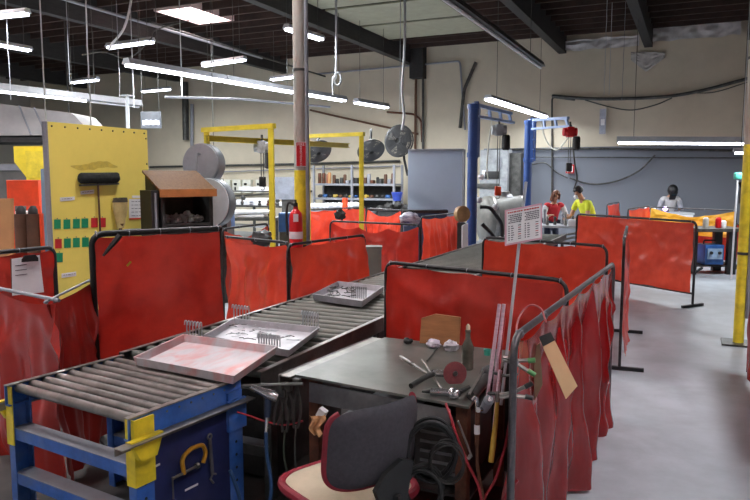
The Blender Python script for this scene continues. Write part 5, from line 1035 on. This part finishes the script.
# ---------------------------------------------------------------- people
def skin(name, nodes, edges, root, m, parent, sub=1):
    me = bpy.data.meshes.new(name); me.from_pydata([tuple(n[0]) for n in nodes], edges, []); o = bpy.data.objects.new(name, me); C.objects.link(o)
    o.modifiers.new('skin', 'SKIN'); 
    if not me.skin_vertices: pass
    sv = me.skin_vertices[0].data
    for i, n in enumerate(nodes): r_ = n[1]; sv[i].radius = (r_, r_) if not isinstance(r_, tuple) else r_; sv[i].use_root = (i == root)
    s = o.modifiers.new('sub', 'SUBSURF'); s.levels = sub; s.render_levels = sub
    dg = bpy.context.evaluated_depsgraph_get(); me2 = bpy.data.meshes.new_from_object(o.evaluated_get(dg)); bpy.data.objects.remove(o)
    me2.materials.clear(); me2.materials.append(m)
    for p in me2.polygons: p.use_smooth = True
    o = bpy.data.objects.new(name, me2); C.objects.link(o); o.parent = parent; return o
def person(label, loc, face, h, lean, hands, shirt, sleeve, hair, hairstyle, head_tilt=.35, helmet=False, turn=0):
    t = thing('person', label, 'person', loc); t.rotation_euler = (0, 0, face); S = h/1.75; ORGN[t.name] = V((0, 0, 0))
    R = lambda y, z: V((0, y*cos(lean)+z*sin(lean), z*cos(lean)-y*sin(lean)))
    pel = V((0, 0, .93*S)); chest = pel+R(0, .3*S); neck = pel+R(0, .52*S); hd = neck+V((0, .03*S, .05*S)); hl = lean+head_tilt
    hdir = V((sin(turn)*sin(hl), cos(turn)*sin(hl), cos(hl))); fwd = V((sin(turn)*cos(hl), cos(turn)*cos(hl), -sin(hl))); hc = hd+hdir*.11*S; top = hd+hdir*.18*S
    nodes = [(pel, .13*S), (chest, (.15*S, .11*S)), (neck, .055*S), (hd, .055*S), (hc, (.075*S, .09*S)), (top, .06*S)]; edges = [(0, 1), (1, 2), (2, 3), (3, 4), (4, 5)]
    nodes.append((hc+fwd*.1*S-hdir*.01, .014*S)); edges.append((4, 6))           # nose
    arms = {}
    for sx, hand in zip((-1, 1), hands):
        sh = pel+R(0, .47*S)+V((sx*.19*S, 0, 0)); hw = V(hand); mid = (sh+hw)/2; dl = (hw-sh).length; bend = sqrt(max(0.0, (.29*S)**2-(dl/2)**2)) if dl < .56*S else 0
        el = mid+(V((sx*.5, -.3, -1)).normalized())*bend; i = len(nodes)
        nodes += [(sh, .062*S), (el, .043*S), (hw, .03*S)]; edges += [(1, i), (i, i+1), (i+1, i+2)]; arms[sx] = (sh, el, hw)
        d = (hw-el).normalized(); side = d.cross(V((0, 0, 1))).normalized(); pm = hw+d*.05*S; j = len(nodes); nodes.append((pm, (.03*S, .02*S))); edges.append((i+2, j))
        for f in range(4): a_ = len(nodes); q = pm+d*.03*S+side*(f-1.5)*.019*S; L_ = (.05, .06, .055, .04)[f]*S; nodes += [(q, .009*S), (q+d*L_*.6-V((0, 0, .01)), .0085*S), (q+d*L_-V((0, 0, .03*S)), .007*S)]; edges += [(j, a_), (a_, a_+1), (a_+1, a_+2)]
        a_ = len(nodes); nodes += [(hw+d*.03*S-side*sx*.035*S, .011*S), (hw+d*.065*S-side*sx*.05*S, .009*S)]; edges += [(i+2, a_), (a_, a_+1)]
    legs = {}
    for sx in (-1, 1):
        i = len(nodes); hp_ = V((sx*.095*S, 0, .88*S)); kn = V((sx*.11*S, .04*S, .5*S)); an = V((sx*.11*S, -.02*S, .09*S)); to = V((sx*.13*S, .15*S, .035*S))
        nodes += [(hp_, .085*S), (kn, .06*S), (an, .042*S), (to, .035*S)]; edges += [(0, i), (i, i+1), (i+1, i+2), (i+2, i+3)]; legs[sx] = (hp_, kn, an, to)
    skin('body', nodes, edges, 0, SKIN, t)
    # clothes as separate layers
    n2 = [(pel+V((0, 0, -.02)), .145*S), (chest, (.175*S, .135*S)), (pel+R(0, .46*S), (.12*S, .1*S))]; e2 = [(0, 1), (1, 2)]
    for sx in (-1, 1): sh, el, hw = arms[sx]; i = len(n2); n2 += [(sh, .078*S), (sh.lerp(el, .65), .066*S)]; e2 += [(1, i), (i, i+1)]
    skin('shirt', n2, e2, 0, shirt, t)
    if sleeve:
        for sx in (-1, 1): sh, el, hw = arms[sx]; skin('sleeve', [(sh.lerp(el, .05), .084*S), (el, .056*S), (el.lerp(hw, .9), .042*S)], [(0, 1), (1, 2)], 0, sleeve, t)
    n3 = [(pel, .15*S)]; e3 = []
    for sx in (-1, 1): hp_, kn, an, to = legs[sx]; i = len(n3); n3 += [(hp_, .1*S), (kn, .075*S), (an, .06*S)]; e3 += [(0, i), (i, i+1), (i+1, i+2)]
    skin('trousers', n3, e3, 0, JEAN, t)
    for sx in (-1, 1): hp_, kn, an, to = legs[sx]; skin('shoe', [(an+V((0, -.03, -.045))*S, .045*S), (to, .04*S)], [(0, 1)], 0, BLACK, t)
    M = Matrix((hdir.cross(fwd), fwd, hdir)).transposed()
    if helmet:
        obj('welding_helmet', MB().sph(hc+hdir*.02*S, .135*S, (.9, 1.05, 1.1), M, 20).prism([hc+M @ V((-.09, .1, .06))*S, hc+M @ V((.09, .1, .06))*S, hc+M @ V((.07, .12, -.16))*S, hc+M @ V((-.07, .12, -.16))*S], fwd*.03*S), BLACK, t)
        obj('lens', MB().box(hc+fwd*.152*S+hdir*.0, (.09*S, .02*S, .05*S), M), mat('dark_lens', (40, 60, 70), .1), t, False)
    else:
        for sx in (-1, 1): obj('eye', MB().sph(hc+M @ V((sx*.032, .083, .015))*S, .011*S, seg=8), INK, t); obj('ear', MB().sph(hc+M @ V((sx*.08, 0, -.005))*S, .024*S, (.4, .8, 1.1), M, 10), SKIN, t)
        obj('mouth', MB().box(hc+M @ V((0, .086, -.055))*S, (.04*S, .01*S, .008*S), M), mat('lips', (160, 90, 84), .5), t)
        def hr(u, v):
            a = 2*pi*u; el = pi*.5-v*pi*(.56 if hairstyle == 'short' else .62); front = max(0, sin(a)); k = 1+.05*noise.noise(V((cos(a)*4, sin(a)*4, v*5)))
            el2 = el if front < .5 else max(el, .25+.3*front)
            return hc+hdir*.02*S+M @ V((.1*cos(a)*cos(el2), .112*sin(a)*cos(el2)-.012, .12*sin(el2)))*S*k
        obj('hair', MB().grid(hr, 28, 12), hair, t)
        if hairstyle == 'bob':
            def bob(u, v):
                a = pi*.78+u*pi*1.44; return hc+M @ V((.105*cos(a)*(1+.12*v), .1*sin(a)*(1+.1*v)-.012, .06-.19*v))*S*(1+.03*noise.noise(V((u*9, v*2, 1))))
            bb = MB(); bb.grid(bob, 26, 8); obj('hair_sides', bb, hair, t)
    return t, hc, M, S
# woman in red, facing the camera side; man leaning to the left; welder far right
P1 = ad(552, 200, 15.3); person('woman with auburn hair in a red vest over white sleeves, behind the work table', (P1.x, P1.y, 0), YAW+pi+.15, 1.6, .28, ((-.22, .34, 1.02), (.2, .36, 1.02)), RSH, WSH, HAIRB, 'bob', .2)
P2 = ad(592, 200, 14.3); t, hc, M, S = person('man with black hair in a lime yellow shirt leaning over the work table', (P2.x, P2.y, 0), YAW+pi/2+.35, 1.76, .5, ((-.2, .5, 1.0), (.16, .52, 1.0)), YSH, None, HAIRD, 'short', .1)
obj('dust_mask', MB().sph(hc+M @ V((0, .1, -.045))*S, .05*S, (1, .8, .9), M, 12), WPL, t)
P3 = ad(668, 203, 17.3); t, hc, M, S = person('welder in dark helmet and pale jacket bent over an arc', (P3.x, P3.y, 0), YAW+pi-.1, 1.72, .4, ((-.14, .42, 1.08), (.2, .36, 1.05)), WSH, mat('pale_jacket_sleeve', (176, 178, 190), .8), HAIRD, 'short', .35, True)
# welder's bench with bright workpiece
q = ad(665, 206, 16.45); t = thing('welding_bench', 'pale welding bench in front of the welder', 'bench', (q.x, q.y, 0)); obj('top', MB().box((q.x, q.y, .99), (1.15, .6, .05), Rz), LGREY, t, False); obj('front_panel', MB().box(V((q.x, q.y, .87))-bk_*.28, (1.1, .03, .2), Rz), WPL, t, False)
for sx in (-.5, .5):
    for sy in (-.24, .24): p = V((q.x, q.y, .48))+Rz @ V((sx, sy, 0)); obj('leg', MB().box(p, (.06, .06, .96), Rz), GREY, t, False)
t = thing('workpiece', 'small metal workpiece with a violet welding arc on the pale bench', 'workpiece', V((q.x, q.y, 1.015))); obj('block', MB().box(V((q.x, q.y, 1.045))+Rz @ V((-.05, .05, 0)), (.3, .12, .06), Rz, .01), STEEL, t); obj('arc_spot', MB().sph(V((q.x, q.y, 1.1))+Rz @ V((0.0, -.02, 0)), .055, seg=10), ARC, t)
for k in range(4): solo('white_part', MB().lathe([(.03, 0), (.04, .03), (.03, .1), (.015, .13)], V((q.x, q.y, 1.015))+Rz @ V((-.5+.07*k, -.1, 0)), seg=10), WPL, 'small white part standing in the row at the left end of the pale bench', 'part', 'white parts on the pale bench')
# welding table with blue machine
p = ad(713, 227, 13.2); t = thing('welding_table', 'steel welding table with black leg in front of the amber screen', 'table', (p.x, p.y, 0)); zt = .88
obj('top', MB().box((p.x, p.y+.2, zt-.03), (.95, .8, .06), Rz), DSTEEL, t, False)
for sx in (-.38, .32):
    for sy in (-.1, .45): q = V((p.x, p.y, (zt-.06)/2))+Rz @ V((sx, sy, 0)); obj('leg', MB().box(q, (.16 if sx > 0 else .07, .1, zt-.06), Rz), BLACK, t, False)
obj('lower_shelf', MB().box((p.x, p.y+.2, .16), (.85, .6, .03), Rz), DARK, t, False)
m = V((p.x, p.y, .18))+Rz @ V((-.02, .05, 0)); t = thing('welder_unit', 'blue welding machine on the shelf under the steel welding table', 'welding machine', m); obj('case', MB().box(m+V((0, 0, .2)), (.36, .42, .38), Rz, .02), mat('welder_blue', (40, 86, 150), .4), t); obj('control_panel', MB().box(m+Rz @ V((0, -.22, .22)), (.28, .02, .2), Rz), mat('pale_blue_panel', (150, 176, 206), .5), t, False)
for sx in (-.08, .08): obj('knob', MB().cyl(m+Rz @ V((sx, -.22, .24)), m+Rz @ V((sx, -.26, .24)), .03), BLACK, t)
obj('handle', MB().tube(fillet([m+Rz @ V((-.12, 0, .38)), m+Rz @ V((-.12, 0, .46)), m+Rz @ V((.12, 0, .46)), m+Rz @ V((.12, 0, .38))], .03), .014), BLACK, t)
for k, (sx, m_, h, l) in enumerate(((-.14, mat('grey_jar', (190, 184, 176), .5), .2, 'grey jar on the steel welding table'), (.1, FRED, .2, 'red can on the steel welding table beside the grey jar'), (.2, WPL, .14, 'white cup on the steel welding table right of the red can'))): solo('can', MB().lathe([(.05, 0), (.055, .01), (.055, h*.85), (.03, h)], V((p.x, p.y+.1, zt))+Rz @ V((sx, 0, 0)), seg=14), m_, l, 'can')
hose([(662, 262, 13.2), (672, 266, 13.0), (684, 270, 12.9), (694, 272, 12.9), (702, 268, 13.0)], .025, RUB, 'black cable on the floor before the blue welding machine', 'cable')
# mop leaning by the yellow post, black fan box on the post
t = thing('mop', 'thin white pole with teal head leaning beside the yellow post', 'mop', az(731, 280, 0)); obj('pole', MB().cyl(ad(737.5, 180, 12.4), az(731, 280, 0), .016, seg=8), WPL, t); obj('head', MB().box(ad(738, 176, 12.4), (.13, .08, .12), Rz, .02), TEAL, t)
t = thing('junction_box', 'black box fixed on the yellow post', 'box', YP+Z3*1.55); q = ad(745, 193, 8.3); obj('box', MB().box(q, (.1, .1, .26), Rz, .015), BLACK, t); obj('arm', MB().tube([ad(740, 182, 8.3), ad(744, 190, 8.3)], .025), BLACK, t)

# ---------------------------------------------------------------- hanging drops and cables
def drop(px, y0, py, d, r_, m, label, a_=.0, name='hanging_cable'):
    q = ad(px, py, d); return solo(name, MB().tube(wobble((q.x, q.y, ZC), q, 16, a_, px), r_, 6), m, label, 'cable', 'cables hanging from the roof')
for k, (px, py, d, r_, m, l) in enumerate(((46, 124, 9, .009, LGREY, 'pale pipe drop ending at the left top corner of the yellow board'), (91, 126, 9, .009, LGREY, 'pale pipe drop ending behind the middle of the yellow board top'), (70, 85, 12, .008, GREY, 'thin drop above the small far tube light'), (120, 100, 11, .006, GREY, 'thin wire right of the looping white cable'), (182, 96, 12, .008, LGREY, 'thin pale drop under the bright lamp below the skylight'), (215, 205, 12.5, .007, DSTEEL, 'dark wire hanging beside the grey round housing'), (134, 108, 11.5, .007, LGREY, 'pale wire hanging to the unlit trough end'), (11, 100, 11.5, .006, GREY, 'thin grey wire at the far left over the trough light'), (400, 112, 13, .007, GREY, 'thin grey wire left of the white looping drop'), (604, 95, 15, .006, LGREY, 'faint pale wire above the small banner, left one'), (609, 95, 15, .006, LGREY, 'faint pale wire above the small banner, right one'), (622, 100, 15.3, .005, GREY, 'faintest wire above the wide twin light'), (742, 150, 9.5, .006, LGREY, 'pale wire dropping to the yellow post'), (748, 150, 9.5, .006, LGREY, 'pale wire at the right edge over the yellow post'))): drop(px, 0, py, d, r_, m, l, .012 if k % 2 else 0)
def loose(pts, d, r_, m, label): return solo('hanging_cable', MB().tube(curve([ad(*p, d) for p in pts]), r_, 6), m, label, 'cable', 'cables hanging from the roof')
loose([(133, -40), (131, 0), (124, 28), (112, 44), (109, 50)], 11.5, .02, WPL, 'thick white cable swinging down to the bright tube light')
loose([(404, -40), (405, 20), (404, 60), (402, 90), (404, 115), (402, 130)], 12, .022, LGREY, 'long white air hose hanging left of the first mast down to the fan')
loose([(336, -30), (336, 70), (333, 78), (333, 95)], 12.5, .02, LGREY, 'pale hose dropping to a small coil right of the flaking post')
solo('cable_coil', MB().tube([ad(337.5+3.6*cos(a)*(1 if k < 99 else 1), 79+6.5*sin(a), 12.5) for k, a in enumerate([2*pi*j/14 for j in range(14)])], .018, 6, True), LGREY, 'small pale coil at the end of the hose right of the flaking post', 'cable')
loose([(82, 55), (104, 52), (128, 58), (150, 40), (156, 30), (190, 20)], 12.5, .012, DSTEEL, 'dark slack cable strung from the looping white cable to the skylight')

def roof_pipe(a, b_, z, r_, label, m=DSTEEL): return solo('roof_pipe', MB().cyl(az(*a, z), az(*b_, z), r_, seg=8), m, label, 'pipe', 'pipes under the roof')
roof_pipe((40, -8), (262, 58), 5.05, .03, 'long sprinkler pipe under the roof passing left of the skylight', GREY)
roof_pipe((150, 22), (330, 78), 5.0, .025, 'sprinkler pipe under the roof passing just below the skylight', DSTEEL)
solo('roof_pipe', MB().tube([ad(165, 97, 14), ad(240, 99, 15), ad(330, 107, 17)], .025, 8), GREY, 'pale pipe running below the long tube light row', 'pipe', 'pipes under the roof')
# ---------------------------------------------------------------- world
w = bpy.data.worlds.new('world'); bpy.context.scene.world = w; w.use_nodes = True
w.node_tree.nodes['Background'].inputs[0].default_value = (.8, .85, 1, 1); w.node_tree.nodes['Background'].inputs[1].default_value = .6
for nm in ('fluorescent_tube_light', 'skylight_panel_light', 'lit_white_lettering', 'violet_welding_arc'): MATS[nm].cycles.emission_sampling = 'NONE'
cy = bpy.context.scene.cycles; cy.sample_clamp_indirect = 6; cy.max_bounces = 8; cy.diffuse_bounces = 4
vs.exposure = 0.12
